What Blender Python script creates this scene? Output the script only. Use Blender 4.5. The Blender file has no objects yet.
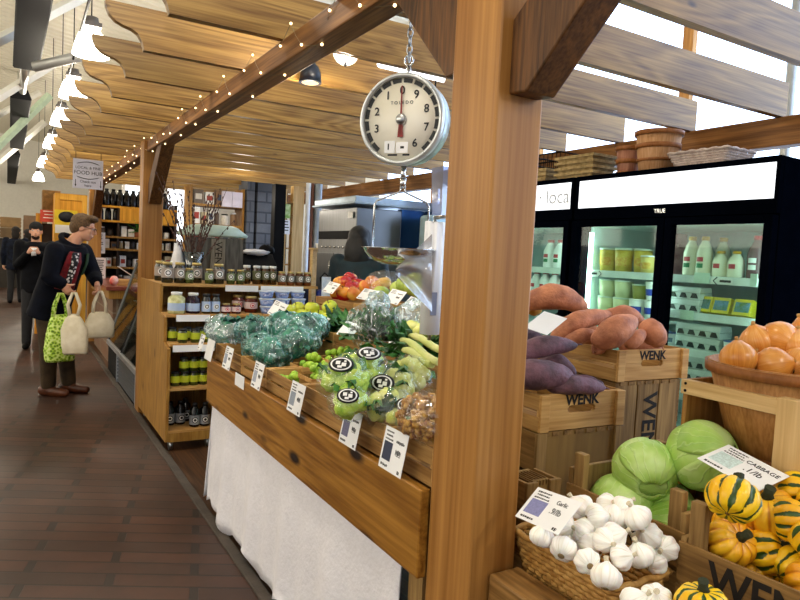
import bpy, bmesh, math, random
from mathutils import Vector, Matrix, Euler, noise
S = bpy.context.scene
COL = S.collection
RN = random.Random(11)
PI = math.pi
V = Vector
# ------------------------------------------------------------------ camera
F_PX = 650.0
YAW, PITCH, ROLL, CAMZ = math.radians(30.8), math.radians(-3.75), math.radians(2.83), 1.45
_f = V((math.sin(YAW)*math.cos(PITCH), math.cos(YAW)*math.cos(PITCH), math.sin(PITCH)))
_r0 = V((math.cos(YAW), -math.sin(YAW), 0)); _u0 = _r0.cross(_f)
_r = math.cos(ROLL)*_r0 + math.sin(ROLL)*_u0
_u = -math.sin(ROLL)*_r0 + math.cos(ROLL)*_u0
CAM = V((0, 0, CAMZ))
cd = bpy.data.cameras.new('camera'); cam = bpy.data.objects.new('camera', cd); COL.objects.link(cam)
cd.sensor_width = 36; cd.lens = F_PX/800*36; cd.clip_start = .05; cd.clip_end = 200
cam.matrix_world = Matrix(((_r.x, _u.x, -_f.x, 0), (_r.y, _u.y, -_f.y, 0), (_r.z, _u.z, -_f.z, CAMZ), (0, 0, 0, 1)))
S.camera = cam

def ray(x, y): return _r*((x-400)/F_PX) + _u*((300-y)/F_PX) + _f
def at(x, y, D=None, X=None, Y=None, Z=None):
    d = ray(x, y)
    t = D if D is not None else (X/d.x if X is not None else (Y/d.y if Y is not None else (Z-CAMZ)/d.z))
    return CAM + d*t
def sx(p):
    v = V(p)-CAM
    return 400+F_PX*v.dot(_r)/v.dot(_f)

# ------------------------------------------------------------------ materials
def lin(h):
    h = h.lstrip('#'); o = []
    for i in (0, 2, 4):
        c = int(h[i:i+2], 16)/255
        o.append(c/12.92 if c <= .04045 else ((c+.055)/1.055)**2.4)
    return (*o, 1)
class N:
    def __init__(s, name):
        s.m = bpy.data.materials.new(name); s.m.use_nodes = True
        s.t = s.m.node_tree; s.n = s.t.nodes; s.n.clear()
        s.out = s.n.new('ShaderNodeOutputMaterial')
    def __call__(s, typ, ins=None, **kw):
        nd = s.n.new(typ)
        for k, v in kw.items(): setattr(nd, k, v)
        for k, v in (ins or {}).items():
            if isinstance(v, bpy.types.NodeSocket): s.t.links.new(v, nd.inputs[k])
            else: nd.inputs[k].default_value = v
        return nd
    def math(s, op, a, b=0.0):
        return s('ShaderNodeMath', {0: a, 1: b}, operation=op).outputs[0]
    def ramp(s, fac, stops):
        r = s('ShaderNodeValToRGB', {0: fac}); e = r.color_ramp.elements
        while len(e) < len(stops): e.new(.5)
        for i, (p, c) in enumerate(stops): e[i].position = p; e[i].color = c
        return r.outputs[0]
    def coords(s, scale=(1, 1, 1), rnd=True):
        tc = s('ShaderNodeTexCoord').outputs['Object']
        if rnd:
            oi = s('ShaderNodeObjectInfo').outputs['Random']
            k = s.math('MULTIPLY', oi, 37.0)
            cx = s('ShaderNodeCombineXYZ', {0: k, 1: k, 2: k}).outputs[0]
            tc = s('ShaderNodeVectorMath', {0: tc, 1: cx}, operation='ADD').outputs[0]
        return s('ShaderNodeVectorMath', {0: tc, 1: scale}, operation='MULTIPLY').outputs[0]
    def noise(s, vec, scale, detail=3, rough=.5, dist=0):
        return s('ShaderNodeTexNoise', {'Vector': vec, 'Scale': scale, 'Detail': detail, 'Roughness': rough, 'Distortion': dist}).outputs[0]
    def bump(s, h, strength=.3, dist=.01):
        return s('ShaderNodeBump', {'Height': h, 'Strength': strength, 'Distance': dist}).outputs[0]
    def finish(s, sh): s.t.links.new(sh, s.out.inputs[0]); return s.m
    def bsdf(s, **k):
        ins = {kk.replace('_', ' '): v for kk, v in k.items()}
        return s('ShaderNodeBsdfPrincipled', ins).outputs[0]
MATS = {}
def mat(name, col, rough=.55, metal=0., var=.15, sc=12, bump=0., bsc=60, coat=0., emit=0., spec=.4, c2=None, stretch=(1, 1, 1), sub=0., rp=(.35, .65)):
    if name in MATS: return MATS[name]
    n = N(name); a = lin(col)
    lo = lin(c2) if c2 else tuple(x*(1-var) for x in a[:3])+(1,)
    v = n.coords(stretch)
    cc = n.ramp(n.noise(v, sc, 4), [(rp[0], lo), (rp[1], a)])
    k = dict(Base_Color=cc, Roughness=rough, Metallic=metal, Coat_Weight=coat)
    k['Specular_IOR_Level'] = spec
    if sub: k['Subsurface_Weight'] = sub; k['Subsurface_Scale'] = .02
    if bump: k['Normal'] = n.bump(n.noise(v, bsc, 3), bump)
    if emit: k['Emission_Color'] = a; k['Emission_Strength'] = emit
    k = {kk.replace('_', ' ') if kk != 'Specular_IOR_Level' else 'Specular IOR Level': vv for kk, vv in k.items()}
    MATS[name] = n.finish(n('ShaderNodeBsdfPrincipled', k).outputs[0]); return MATS[name]
def wood(name, dark, light, axis=0, rough=.5, rings=9, cross=7, along=.5, bump=.15, knots=0., spec=.3, knot='#3a1c08', ks=1.):
    if name in MATS: return MATS[name]
    n = N(name); st = [cross]*3; st[axis] = along
    v = n.coords(tuple(st))
    g = n.noise(v, 1.0, 2, .45, .6)
    wv = n.math('SINE', n.math('MULTIPLY', g, rings*6.28))
    st2 = [cross*14]*3; st2[axis] = along*5
    fine = n.noise(n.coords(tuple(st2)), 1.0, 3)
    fac = n.math('ADD', n.math('MULTIPLY', wv, .13), n.math('MULTIPLY', fine, 1.0))
    cc = n.ramp(fac, [(.2, lin(dark)), (.8, lin(light))])
    if knots:
        st3 = [cross*.9*ks]*3; st3[axis] = cross*.35*ks
        vo = n('ShaderNodeTexVoronoi', {'Vector': n.coords(tuple(st3)), 'Scale': .9}).outputs['Distance']
        kf = n.ramp(vo, [(knots*.5, (1, 1, 1, 1)), (knots, (0, 0, 0, 1))])
        cc = n('ShaderNodeMix', {0: kf, 6: cc, 7: lin(knot)}, data_type='RGBA').outputs[2]
    MATS[name] = n.finish(n('ShaderNodeBsdfPrincipled', {'Base Color': cc, 'Roughness': rough, 'Specular IOR Level': spec, 'Normal': n.bump(fac, bump, .003)}).outputs[0])
    return MATS[name]
def emis(name, col, st):
    if name in MATS: return MATS[name]
    n = N(name); MATS[name] = n.finish(n('ShaderNodeEmission', {0: lin(col), 1: st}).outputs[0]); return MATS[name]
def plastic_film(name, tint='#eef6fa', clear=.6, white=.15, bsc=25, highlights=0.):
    if name in MATS: return MATS[name]
    n = N(name); nb = n.bump(n.noise(n.coords(), bsc, 3), .7, .02)
    t = n('ShaderNodeBsdfTransparent', {0: lin(tint)}).outputs[0]
    g = n('ShaderNodeBsdfGlossy', {0: (1, 1, 1, 1), 'Roughness': .12, 'Normal': nb}).outputs[0]
    d = n('ShaderNodeBsdfDiffuse', {0: lin(tint), 'Normal': nb}).outputs[0]
    wr = n.ramp(n.noise(n.coords((1, 1, .35)), bsc*1.6, 3, .6, 1.2), [(.52, (0, 0, 0, 1)), (.66, (1, 1, 1, 1))])  # white streaks paint crinkle highlights into the film colour
    clear = n.math('SUBTRACT', clear, n.math('MULTIPLY', wr, highlights)) if highlights else clear
    white = white if not highlights else .03
    a = n('ShaderNodeMixShader', {0: (white/(1-clear) if not highlights else n.math('MULTIPLY_ADD', wr, .6)), 1: g, 2: d}).outputs[0]
    MATS[name] = n.finish(n('ShaderNodeMixShader', {0: clear, 1: a, 2: t}).outputs[0]); return MATS[name]
def glass(name, tint='#f2fbf8', refl=.08):
    if name in MATS: return MATS[name]
    n = N(name)
    t = n('ShaderNodeBsdfTransparent', {0: lin(tint)}).outputs[0]
    g = n('ShaderNodeBsdfGlossy', {0: (1, 1, 1, 1), 'Roughness': .03}).outputs[0]
    MATS[name] = n.finish(n('ShaderNodeMixShader', {0: refl, 1: t, 2: g}).outputs[0]); return MATS[name]

# ------------------------------------------------------------------ mesh builder
class B:
    def __init__(s): s.b = bmesh.new(); s.M = Matrix()
    def v(s, p): return s.b.verts.new(s.M @ V(p))
    def f(s, vs, sm=False):
        try: fc = s.b.faces.new(vs); fc.smooth = sm; return fc
        except ValueError: return None
    def box(s, x0, x1, y0, y1, z0, z1):
        q = [s.v((x, y, z)) for z in (z0, z1) for y in (y0, y1) for x in (x0, x1)]
        for i in ((0, 2, 3, 1), (4, 5, 7, 6), (0, 1, 5, 4), (2, 6, 7, 3), (0, 4, 6, 2), (1, 3, 7, 5)): s.f([q[j] for j in i])
        return s
    def loft(s, rings, sm=True, cap=True, closed=False):
        rv = [[s.v(p) for p in r] for r in rings]; n = len(rv[0])
        m = len(rv)
        for i in range(m if closed else m-1):
            a, b = rv[i], rv[(i+1) % m]
            for j in range(n): s.f([a[j], a[(j+1) % n], b[(j+1) % n], b[j]], sm)
        if cap and not closed: s.f(rv[0][::-1], False); s.f(rv[-1], False)
        return s
    def tube(s, pts, r, seg=8, sm=True, cap=True, flat=(1, 1), closed=False):
        pts = [V(p) for p in pts]; n = len(pts)
        rs = r if isinstance(r, (list, tuple)) else [r]*n
        rings = []; up = None
        for i, p in enumerate(pts):
            if closed: t = pts[(i+1) % n]-pts[i-1]
            else: t = pts[min(i+1, n-1)]-pts[max(i-1, 0)]
            t.normalize()
            if up is None: up = V((0, 0, 1)) if abs(t.z) < .9 else V((0, 1, 0))
            a = t.cross(up)
            if a.length < 1e-6: a = t.cross(V((1, .3, .2)))
            a.normalize(); up = a.cross(t).normalized()
            rr = rs[i]
            rx, ry = (rr if isinstance(rr, (tuple, list)) else (rr*flat[0], rr*flat[1]))
            rings.append([p + a*(math.cos(k*2*PI/seg)*rx) + up*(math.sin(k*2*PI/seg)*ry) for k in range(seg)])
        return s.loft(rings, sm, cap, closed)
    def cyl(s, p0, p1, r0, r1=None, seg=16, sm=True): return s.tube([p0, p1], [r0, r0 if r1 is None else r1], seg, sm)
    def lathe(s, prof, seg=20, c=(0, 0, 0), fn=None, sm=True, cap=True):
        c = V(c); rings = []
        for (r, z) in prof:
            ring = []
            for k in range(seg):
                a = k*2*PI/seg
                p = V((math.cos(a)*r, math.sin(a)*r, z))
                if fn: p = fn(p, a, r, z)
                ring.append(c+p)
            rings.append(ring)
        return s.loft(rings, sm, cap)
    def ball(s, c, r, seg=16, rings=10, nz=0., nf=3., seed=0., fn=None):
        r = V(r) if not isinstance(r, (int, float)) else V((r, r, r)); c = V(c)
        rg = []
        for i in range(rings+1):
            ph = PI*min(max(i/rings, .012), .988)
            ring = []
            for k in range(seg):
                a = k*2*PI/seg
                d = V((math.sin(ph)*math.cos(a), math.sin(ph)*math.sin(a), -math.cos(ph)))
                q = 1 + (nz*noise.noise(d*nf+V((seed, seed*.7, seed*1.3))) if nz else 0)
                if fn: q *= fn(d, a)
                ring.append(c+V((d.x*r.x, d.y*r.y, d.z*r.z))*q)
            rg.append(ring)
        return s.loft(rg)
    def prism(s, poly, axis, a, b):
        def P(u, w, t): return ((t, u, w), (u, t, w), (u, w, t))[axis]
        A = [s.v(P(u, w, a)) for u, w in poly]; Bv = [s.v(P(u, w, b)) for u, w in poly]
        s.f(A[::-1]); s.f(Bv); n = len(poly)
        for i in range(n): s.f([A[i], A[(i+1) % n], Bv[(i+1) % n], Bv[i]])
        return s
    def quad(s, a, b, c, d): s.f([s.v(a), s.v(b), s.v(c), s.v(d)]); return s
    def sheet(s, fn, nu, nv, sm=True):
        g = [[s.v(fn(i/nu, j/nv)) for j in range(nv+1)] for i in range(nu+1)]
        for i in range(nu):
            for j in range(nv): s.f([g[i][j], g[i+1][j], g[i+1][j+1], g[i][j+1]], sm)
        return s
    def done(s, name, m, parent=None, world=False, bevel=0., solid=0., remesh=0., smooth=0, noise_free=True):
        if parent is not None and world:
            inv = PM[parent.name].inverted()
            bmesh.ops.transform(s.b, matrix=inv, verts=s.b.verts)
        if len(s.b.faces) < 60000: bmesh.ops.recalc_face_normals(s.b, faces=s.b.faces)
        me = bpy.data.meshes.new(name); s.b.to_mesh(me); s.b.free()
        me.materials.append(m)
        o = bpy.data.objects.new(name, me); COL.objects.link(o)
        if parent is not None: o.parent = parent
        if bevel:
            md = o.modifiers.new('bevel', 'BEVEL'); md.width = bevel; md.segments = 2; md.limit_method = 'ANGLE'
        if solid:
            md = o.modifiers.new('solid', 'SOLIDIFY'); md.thickness = solid; md.offset = 0
        if remesh:
            md = o.modifiers.new('remesh', 'REMESH'); md.mode = 'VOXEL'; md.voxel_size = remesh; md.use_smooth_shade = True
            if smooth:
                md = o.modifiers.new('smooth', 'SMOOTH'); md.iterations = smooth; md.factor = .5
        PM[o.name] = (PM[parent.name] if parent is not None else Matrix())
        return o
PM = {}
def tag(o, label, cat, group=None, kind=None):
    if label: o['label'] = label
    if cat: o['category'] = cat
    if group: o['group'] = group
    if kind: o['kind'] = kind
    return o
def struct(o, kind='structure'): o['kind'] = kind; return o
def thing(name, label, cat, loc=(0, 0, 0), rot=(0, 0, 0), group=None, mtx=None):
    o = bpy.data.objects.new(name, None); COL.objects.link(o); o.empty_display_size = .05
    if mtx is not None: o.matrix_world = mtx; PM[o.name] = mtx.copy()
    else:
        o.location = loc; o.rotation_euler = rot
        PM[o.name] = Matrix.Translation(V(loc)) @ Euler(rot).to_matrix().to_4x4()
    return tag(o, label, cat, group)
def copy_tree(o, loc=None, rot=None, scale=None, label=None, parent=None):
    c = o.copy(); COL.objects.link(c)
    if parent is not None: c.parent = parent
    if loc is not None: c.location = loc
    if rot is not None: c.rotation_euler = rot
    if scale is not None: c.scale = (scale,)*3 if isinstance(scale, (int, float)) else scale
    if label: c['label'] = label
    for ch in list(o.children): copy_tree(ch, parent=c)
    PM[c.name] = Matrix.Translation(c.location) @ c.rotation_euler.to_matrix().to_4x4()
    return c
def text(s, size, org, xd, yd, m, parent=None, world=True, name='lettering', ext=0.0004, align='CENTER', ysc=1.0, bold=0.):
    cu = bpy.data.curves.new(name, 'FONT'); cu.body = s; cu.size = size; cu.align_x = align; cu.align_y = 'CENTER'
    cu.extrude = ext; cu.offset = bold; cu.materials.append(m)
    xd = V(xd).normalized(); yd = V(yd); yd = (yd-xd*yd.dot(xd)).normalized(); zd = xd.cross(yd)
    W = Matrix(((xd.x, yd.x*ysc, zd.x, org[0]), (xd.y, yd.y*ysc, zd.y, org[1]), (xd.z, yd.z*ysc, zd.z, org[2]), (0, 0, 0, 1)))
    tmp = bpy.data.objects.new(name, cu); me = bpy.data.meshes.new_from_object(tmp); bpy.data.objects.remove(tmp)
    o = bpy.data.objects.new(name, me); COL.objects.link(o)
    if parent is not None:
        o.parent = parent
        o.matrix_local = (PM[parent.name].inverted() @ W) if world else W
    else: o.matrix_world = W
    return o
ORD = 'first second third fourth fifth sixth seventh eighth ninth tenth eleventh twelfth thirteenth fourteenth fifteenth sixteenth seventeenth eighteenth nineteenth twentieth'.split()
def nth(i): return ORD[i] if i < 20 else 'twenty-' + ORD[i-20]
def rank(objs, fmt):
    """label each by its order from the left"""
    objs = sorted(objs, key=lambda o: sx(o.location)); n = len(objs)
    for i, o in enumerate(objs):
        o['label'] = fmt.format('leftmost' if i == 0 else ('rightmost' if i == n-1 else nth(i)+' from the left'))

# ------------------------------------------------------------------ shared materials
W_POST = wood('post_timber', '#8c5c28', '#b58244', 2, .42, rings=3, cross=5, along=.3, bump=.1, knots=.07)
W_RAFT = wood('rafter_pine', '#6a4718', '#b08a48', 0, .42, rings=9, cross=7, along=.55, bump=.25, knots=.09, spec=.5)
W_BEAM = wood('beam_timber', '#5f3a18', '#9a6a38', 1, .6, rings=6, cross=7, along=.6, bump=.2, knots=.06)
W_BRACE = wood('brace_timber', '#3c2410', '#6e4824', 2, .55, rings=8, cross=8, along=1.5, bump=.2)
W_BOARD = wood('front_board_wood', '#744812', '#aa7830', 1, .4, rings=6, cross=6, along=.6, bump=.15, knots=.27, knot='#1c0d04', ks=2.0)
W_CASE = wood('case_wood', '#80561f', '#b0843e', 2, .5, rings=7, cross=6, along=1.2, knots=.1)
W_CRATE_Y = wood('crate_wood', '#80582a', '#b48c52', 1, .65, rings=4, cross=9, along=1, bump=.2)
W_CRATE_X = wood('crate_end_wood', '#a5773c', '#d0a566', 0, .6, rings=5, cross=8, along=1, bump=.15)
W_OLD = wood('old_crate_wood', '#5f431f', '#9c7743', 1, .7, rings=3, cross=7, along=1.2, bump=.25)
W_OLDZ = wood('old_upright_wood', '#6b4e28', '#a58450', 2, .7, rings=3, cross=6, along=1.0, bump=.2)
W_PANEL = wood('plain_old_panel', '#7a5c30', '#98783f', 2, .7, rings=1.2, cross=2.5, along=.8, bump=.1)
W_PALE = wood('pale_pine', '#c39c62', '#e2c28c', 1, .5, rings=4, cross=8, along=.7)
W_PALEZ = wood('pale_pine_upright', '#c39c62', '#e0c08a', 2, .5, rings=4, cross=8, along=.7)
W_YEL = wood('yellow_oak', '#c08020', '#e8a838', 2, .45, rings=4, cross=5, along=.6)
BLACK = mat('black_matte', '#08080a', .65, var=.3, spec=.12)
BLACKG = mat('black_gloss', '#08090d', .25, var=.3, spec=.5)
NAVY = mat('fridge_black', '#03050c', .5, var=.25, spec=.0)
WHITE = mat('white_paint', '#f0f0ee', .5, var=.05)
CARD = mat('card_white', '#f4f5f8', .35, var=.04, spec=.5)
INK = mat('ink_black', '#15151c', .6, var=.1)
INKB = mat('ink_blue', '#5a6a98', .6, var=.2)
STEEL = mat('stainless_steel', '#b9bcbe', .28, 1, var=.12, sc=3, stretch=(1, 1, 20))
CHROME = mat('chrome', '#d8dadc', .15, 1, var=.05)
STENCIL = mat('stencil_ink', '#1a120a', .8, var=.4, sc=60)
BULB = emis('fairy_bulb_glow', '#ffe2a8', 6)

# ================================================================== SETTING
def brick_mat(name, c1, c2, mortar, sx_, sy_, rough, msize=.012, xy=(1, 1, 1), off=.5, bumpk=.5, swap=False):
    n = N(name); v = n('ShaderNodeTexCoord').outputs['Object']
    mp = n('ShaderNodeMapping', {'Vector': v}); mp.inputs['Rotation'].default_value = xy
    b = n('ShaderNodeTexBrick', {'Vector': mp.outputs[0], 'Color1': lin(c1), 'Color2': lin(c2), 'Mortar': lin(mortar), 'Scale': 1.0, 'Mortar Size': msize, 'Brick Width': sx_, 'Row Height': sy_, 'Bias': -.1})
    b.offset = off
    ns = n.noise(v, 3.0, 5, .6); big = n.noise(v, .9, 2)
    mx = n('ShaderNodeMix', {0: n.ramp(ns, [(.3, (0, 0, 0, 1)), (.75, (.75, .75, .75, 1))]), 6: b.outputs[0], 7: lin(mortar)}, data_type='RGBA').outputs[2]
    rg = n.math('MULTIPLY_ADD', big, .3); rg.node.inputs[2].default_value = rough-.15
    h = n.math('SUBTRACT', n.math('MULTIPLY', ns, .4), b.outputs[1])
    return n.finish(n('ShaderNodeBsdfPrincipled', {'Base Color': mx, 'Roughness': rg, 'Specular IOR Level': .35, 'Normal': n.bump(h, bumpk, .006)}).outputs[0])
FLOOR_M = brick_mat('floor_brick', '#513225', '#39241b', '#271c17', .21, .105, .5, .006)
b = B(); b.box(-7, .89, -5, 46, -.1, 0); struct(b.done('floor', FLOOR_M))
b = B(); b.box(.94, 9, -5, 46, -.1, 0); struct(b.done('floor_stall', wood('stall_floor_wood', '#2c1a0e', '#5a3a20', 1, .6, knots=.05)))
b = B(); b.box(.89, .94, -5, 46, -.1, .012); struct(b.done('trim_1', mat('kerb_stone', '#4a4038', .7, var=.3, bump=.2), bevel=.004))
# corrugated hall ceiling falling to the right, walls
CORR = None
n = N('corrugated_ceiling'); v = n('ShaderNodeTexCoord').outputs['Object']
sp = n('ShaderNodeSeparateXYZ', {0: v}).outputs
w = n.math('SINE', n.math('MULTIPLY', sp[1], 2*PI/.26))
cc = n.ramp(n.math('MULTIPLY_ADD', w, .5), [(0, lin('#8f8878')), (1, lin('#d8d2c2'))])
CORR = n.finish(n('ShaderNodeBsdfPrincipled', {'Base Color': lin('#e6dfca'), 'Roughness': .5, 'Metallic': .1, 'Normal': n.bump(w, .8, .03)}).outputs[0])
b = B(); b.prism([(-7, 6.4), (6, 4.6), (6, 4.7), (-7, 6.5)], 1, -2.5, 46); struct(b.done('ceiling', CORR))
PALEWALL = mat('pale_wall', '#e6e2d8', .7, var=.06)
b = B(); b.box(-7.1, -7, -2.5, 46, 0, 6.4); struct(b.done('wall_left', PALEWALL))
b = B(); b.box(-7, 9, 30, 30.1, 0, 6.5); struct(b.done('wall_back', PALEWALL))
# right wall with tall daylight panes
WX = 4.9
b = B()
b.box(WX, WX+.1, -2.5, 46, 0, 1.0); b.box(WX, WX+.1, -2.5, 46, 4.3, 4.8)
b.box(WX, WX+.1, 9.0, 46, 1.0, 4.3)
struct(b.done('wall_right', mat('bright_wall', '#eef1f2', .7, var=.04)))
PANE = emis('daylight_pane', '#c6deff', 5.2)
for i, (y0, y1) in enumerate(((-2.5, .2), (.2, 3.62), (3.62, 5.4), (5.4, 7.4), (7.4, 9.0))):
    b = B(); b.box(WX, WX+.05, y0, y1, 1.0, 4.3)
    o = struct(b.done(f'window_{i+1}', PANE))
    if i > 1:
        b = B(); b.box(WX-.06, WX-.005, y0-.05, y0+.05, 1.0, 4.3)
        b.done('window_frame', wood('frame_wood', '#a06c34', '#c8924e', 2, .5), o)
# far wall opening with daylight at the end of the stall
b = B(); b.box(1.7, 4.88, 13.0, 13.1, 0, 4.6); struct(b.done('wall_stall', mat('stall_wall', '#b9b2a6', .7, var=.12)))
for i, (x0, x1) in enumerate(((1.75, 2.35), (2.5, 3.1), (3.9, 4.5))):
    b = B(); b.box(x0, x1, 12.97, 13.0, 1.55, 3.0); struct(b.done(f'window_{i+6}', emis('far_pane', '#f4f8ff', 2.6)))
# white roof struts
STRUT = mat('strut_white', '#dcdad2', .5, var=.05)
for i, (xa, ya, xb, yb, Y_, w_) in enumerate(((-14, 47, 88, -6, 9.2, .065), (-14, 105, 62, 58, 11, .065), (-14, 158, 50, 95, 13.5, .07), (-14, 122, 40, 92, 16, .06), (-14, 172, 45, 122, 18.5, .08), (60, 10, 78, -6, 11, .03))):
    st = B(); st.tube([at(xa, ya, Y=Y_), at(xb, yb, Y=Y_)], w_, 4, sm=False)
    struct(st.done('roof_strut', mat('strut_green', '#b8cbb0', .5) if i == 2 else STRUT))
st = B(); st.tube([at(34, 67, Y=8.4), at(112, 49, Y=8.0)], .055, 10); o = struct(st.done('roof_pipe', mat('grey_pipe', '#a9a9a6', .4, .5)))
for i in range(7):
    b = B(); y0 = -2+i*4.4; b.box(-7, -6.95, y0, y0+3.4, 2.0, 4.9); struct(b.done(f'window_{i+9}', emis('left_fill_pane', '#fff4de', 5)))  # glowing panes added to brighten the ceiling and left-facing sides

# ================================================================== PERGOLA
perg = thing('timber_pergola', 'long timber pergola of posts, beams and scallop ended rafters over the stall', 'pergola', (1.0, 1.3, 0))
P1Y = (1.205, 1.385)
for (x0, x1, y0, y1, z1) in ((.95, 1.092, 1.205, 1.39, 2.228), (.925, 1.09, 5.85, 6.02, 2.328), (.93, 1.09, 10.4, 10.56, 2.328), (3.63, 3.75, 5.3, 5.42, 2.168)):
    b = B(); b.box(x0, x1, y0, y1, 0, z1); b.done('post', W_POST, perg, True, bevel=.006)
b = B(); b.box(.951, 1.06, -.9, 10.9, 2.23, 2.328); b.done('beam', W_BEAM, perg, True, bevel=.006)
b = B(); b.box(3.64, 3.74, .2, 10.9, 2.17, 2.33); b.done('beam', W_BEAM, perg, True, bevel=.006)
scal = [(.335, 2.52), (.337, 2.495), (.352, 2.462), (.378, 2.438), (.41, 2.425), (.445, 2.417), (.472, 2.40), (.49, 2.372), (.498, 2.345), (.5, 2.332)]
for i in range(18):
    yy = .965+i*.563
    b = B(); xr = 3.86 if i < 2 else 3.69
    b.prism(scal+[(xr, 2.332), (xr, 2.52)], 1, yy, yy+.042)
    b.done('rafter', W_RAFT, perg, True)
def brace(x0, x1, y0, z0, dy, dz, wd):
    b = B(); t = V((0, dy, dz)).normalized(); q = V((0, -t.z, t.y))*wd
    if q.z > 0: q = -q
    p0, p1 = V((0, y0, z0)), V((0, y0+dy, z0+dz))
    pl = [p0, p0+V((0, .02 if dy > 0 else -.02, -.0)), p1+q, p1]
    # parallelogram: lower end cut flat on the post
    ll = [(y0, z0), (y0+(wd*.9 if dy > 0 else -wd*.9), z0-.01), (y0+dy+(wd*.9 if dy > 0 else -wd*.9), z0+dz-.01), (y0+dy, z0+dz)]
    s = math.copysign(1, dy)
    ll = [(y0, z0+.17), (y0, z0), (y0+s*.06, z0-.005), (y0+dy+s*.10, z0+dz), (y0+dy-s*.08, z0+dz)]
    b.prism(ll, 0, x0, x1); return b.done('brace', W_BRACE, perg, True, bevel=.005)
brace(.985, 1.075, 1.207, 1.84, -.42, .42, .1)
brace(.97, 1.06, 1.388, 1.93, .30, .33, .1)
brace(.965, 1.065, 5.852, 1.80, -.48, .46, .1)
brace(.965, 1.065, 10.4, 1.80, -.48, .46, .1)
# fairy lights along the front beam
fl = thing('fairy_lights', 'string of tiny warm fairy lights along the front beam of the pergola', 'string lights', (1.0, 4.5, 2.3))
wb = B(); pts = []
for i in range(72):
    y = 1.55+i*.123
    k = i % 4
    p = V(((.943, .943, 1.0, .943)[k]+RN.uniform(-.002, .002)+(RN.uniform(-.04, .04) if k == 2 else 0), y, (2.36+RN.uniform(-.02, .02), 2.29+RN.uniform(-.02, .03), 2.222, 2.245)[k])); pts.append(p)
for p in pts:
    b = B(); b.ball(p, .0055, 8, 6); b.done('bulb', BULB, fl, True)
for i in range(len(pts)-1): wb.tube([pts[i], (pts[i]+pts[i+1])/2+V((-.002, 0, -.006)), pts[i+1]], .0012, 3, cap=False)
wb.done('wire', mat('clear_wire', '#8a7a5a', .5), fl, True)

# ================================================================== FRIDGES
FX = 3.0
LIT = emis('header_glow', '#fbfdff', 2.0)
def fridge(name, label, y0, y1, doors, top=2.0, drop=False):
    t = thing(name, label, 'fridge', (FX+.37, (y0+y1)/2, 0))
    b = B(); k = .045
    b.box(FX+.02, FX+.74, y0, y0+k, .0, top); b.box(FX+.02, FX+.74, y1-k, y1, 0, top)
    b.box(FX+.02, FX+.74, y0+k, y1-k, top-k, top); b.box(FX+.02, FX+.74, y0+k, y1-k, 0, .22)
    b.box(FX+.02, FX+.10, y0+k, y1-k, 1.715, top-k)
    b.done('cabinet', NAVY, t, True, bevel=.004)
    b = B(); b.box(FX+.69, FX+.735, y0+k, y1-k, .22, 1.715); b.done('back_panel', mat('liner_grey', '#9fb3b0', .5), t, True)
    b = B(); b.box(FX+.10, FX+.69, y0+k, y0+k+.012, .22, 1.715); b.box(FX+.10, FX+.69, y1-k-.012, y1-k, .22, 1.715); b.box(FX+.10, FX+.69, y0+k, y1-k, 1.70, 1.715)
    b.done('liner', mat('liner_white', '#cfe4df', .4, var=.04), t, True)
    b = B(); b.box(FX, FX+.02, y0+.02, y1-.02, 1.805, 1.972); b.done('light_box', LIT, t, True)
    b = B(); b.box(FX-.012, FX+.02, y0, y1, 1.972, top); b.box(FX-.012, FX+.02, y0, y1, 1.735, 1.805); b.box(FX-.012, FX+.02, y0, y0+.02, 1.8, 1.975); b.box(FX-.012, FX+.02, y1-.02, y1, 1.8, 1.975)
    b.done('header_frame', NAVY, t, True, bevel=.003)
    for (a, c, hinge) in doors:
        d = B(); fr = .042
        d.box(FX-.03, FX+.02, a, a+fr, .24, 1.73); d.box(FX-.03, FX+.02, c-fr, c, .24, 1.73)
        d.box(FX-.03, FX+.02, a+fr, c-fr, 1.692, 1.73); d.box(FX-.03, FX+.02, a+fr, c-fr, .24, .33)
        d = d.done('door', NAVY, t, True, bevel=.003)
        g = B(); g.box(FX-.006, FX, a+fr, c-fr, .33, 1.692); g.done('glass_pane', glass('fridge_glass', '#e4f4f0', .025), d, True)
        h = B(); hy = c-.03 if hinge else a+.03
        h.tube([(FX-.03, hy, .85), (FX-.065, hy, .87), (FX-.065, hy, 1.13), (FX-.03, hy, 1.15)], .012, 8); h.done('handle', BLACKG, d, True)
    for z in (.55, .80, 1.04, 1.235, 1.43):
        ym = (y0+y1)/2-.03; zl = z-(.065 if z == 1.235 and drop else 0)
        s = B(); s.box(FX+.10, FX+.66, y0+.06, ym-.005, z-.014, z-.004); s.box(FX+.10, FX+.66, ym+.005, y1-.06, zl-.014, zl-.004); s.done('shelf', mat('shelf_wire_white', '#dfeae8', .4), t, True)
        s = B(); s.box(FX+.088, FX+.10, y0+.06, ym-.005, z-.038, z+.002); s.box(FX+.088, FX+.10, ym+.005, y1-.06, zl-.038, zl+.002); s.done('price_rail', mat('rail_white', '#eaf3f2', .35), t, True)
    for yy in (y0+.075, (y0+y1)/2+.03, y1-.075):
        s = B(); s.cyl((FX+.075, yy, .36), (FX+.075, yy, 1.66), .013, seg=8); s.done('light_tube', emis('tube_glow', '#e6fff6', 16), t, True)
    return t
fr1 = fridge('display_fridge', 'black two-door glass fridge with blank lit white header, nearest the camera', 1.70, 2.955, ((1.705, 2.28, 0), (2.285, 2.95, 1)), drop=True)
fr2 = fridge('display_fridge', 'black glass fridge with faintly lettered lit header, farther one beside the post', 2.975, 4.2, ((2.98, 3.56, 0), (3.565, 4.195, 1)))
text('stand · local', .13, (FX-.0005, 3.30, 1.885), (0, -1, 0), (0, 0, 1), mat('faint_grey', '#b9bfca', .5), fr2, align='CENTER')
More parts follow.
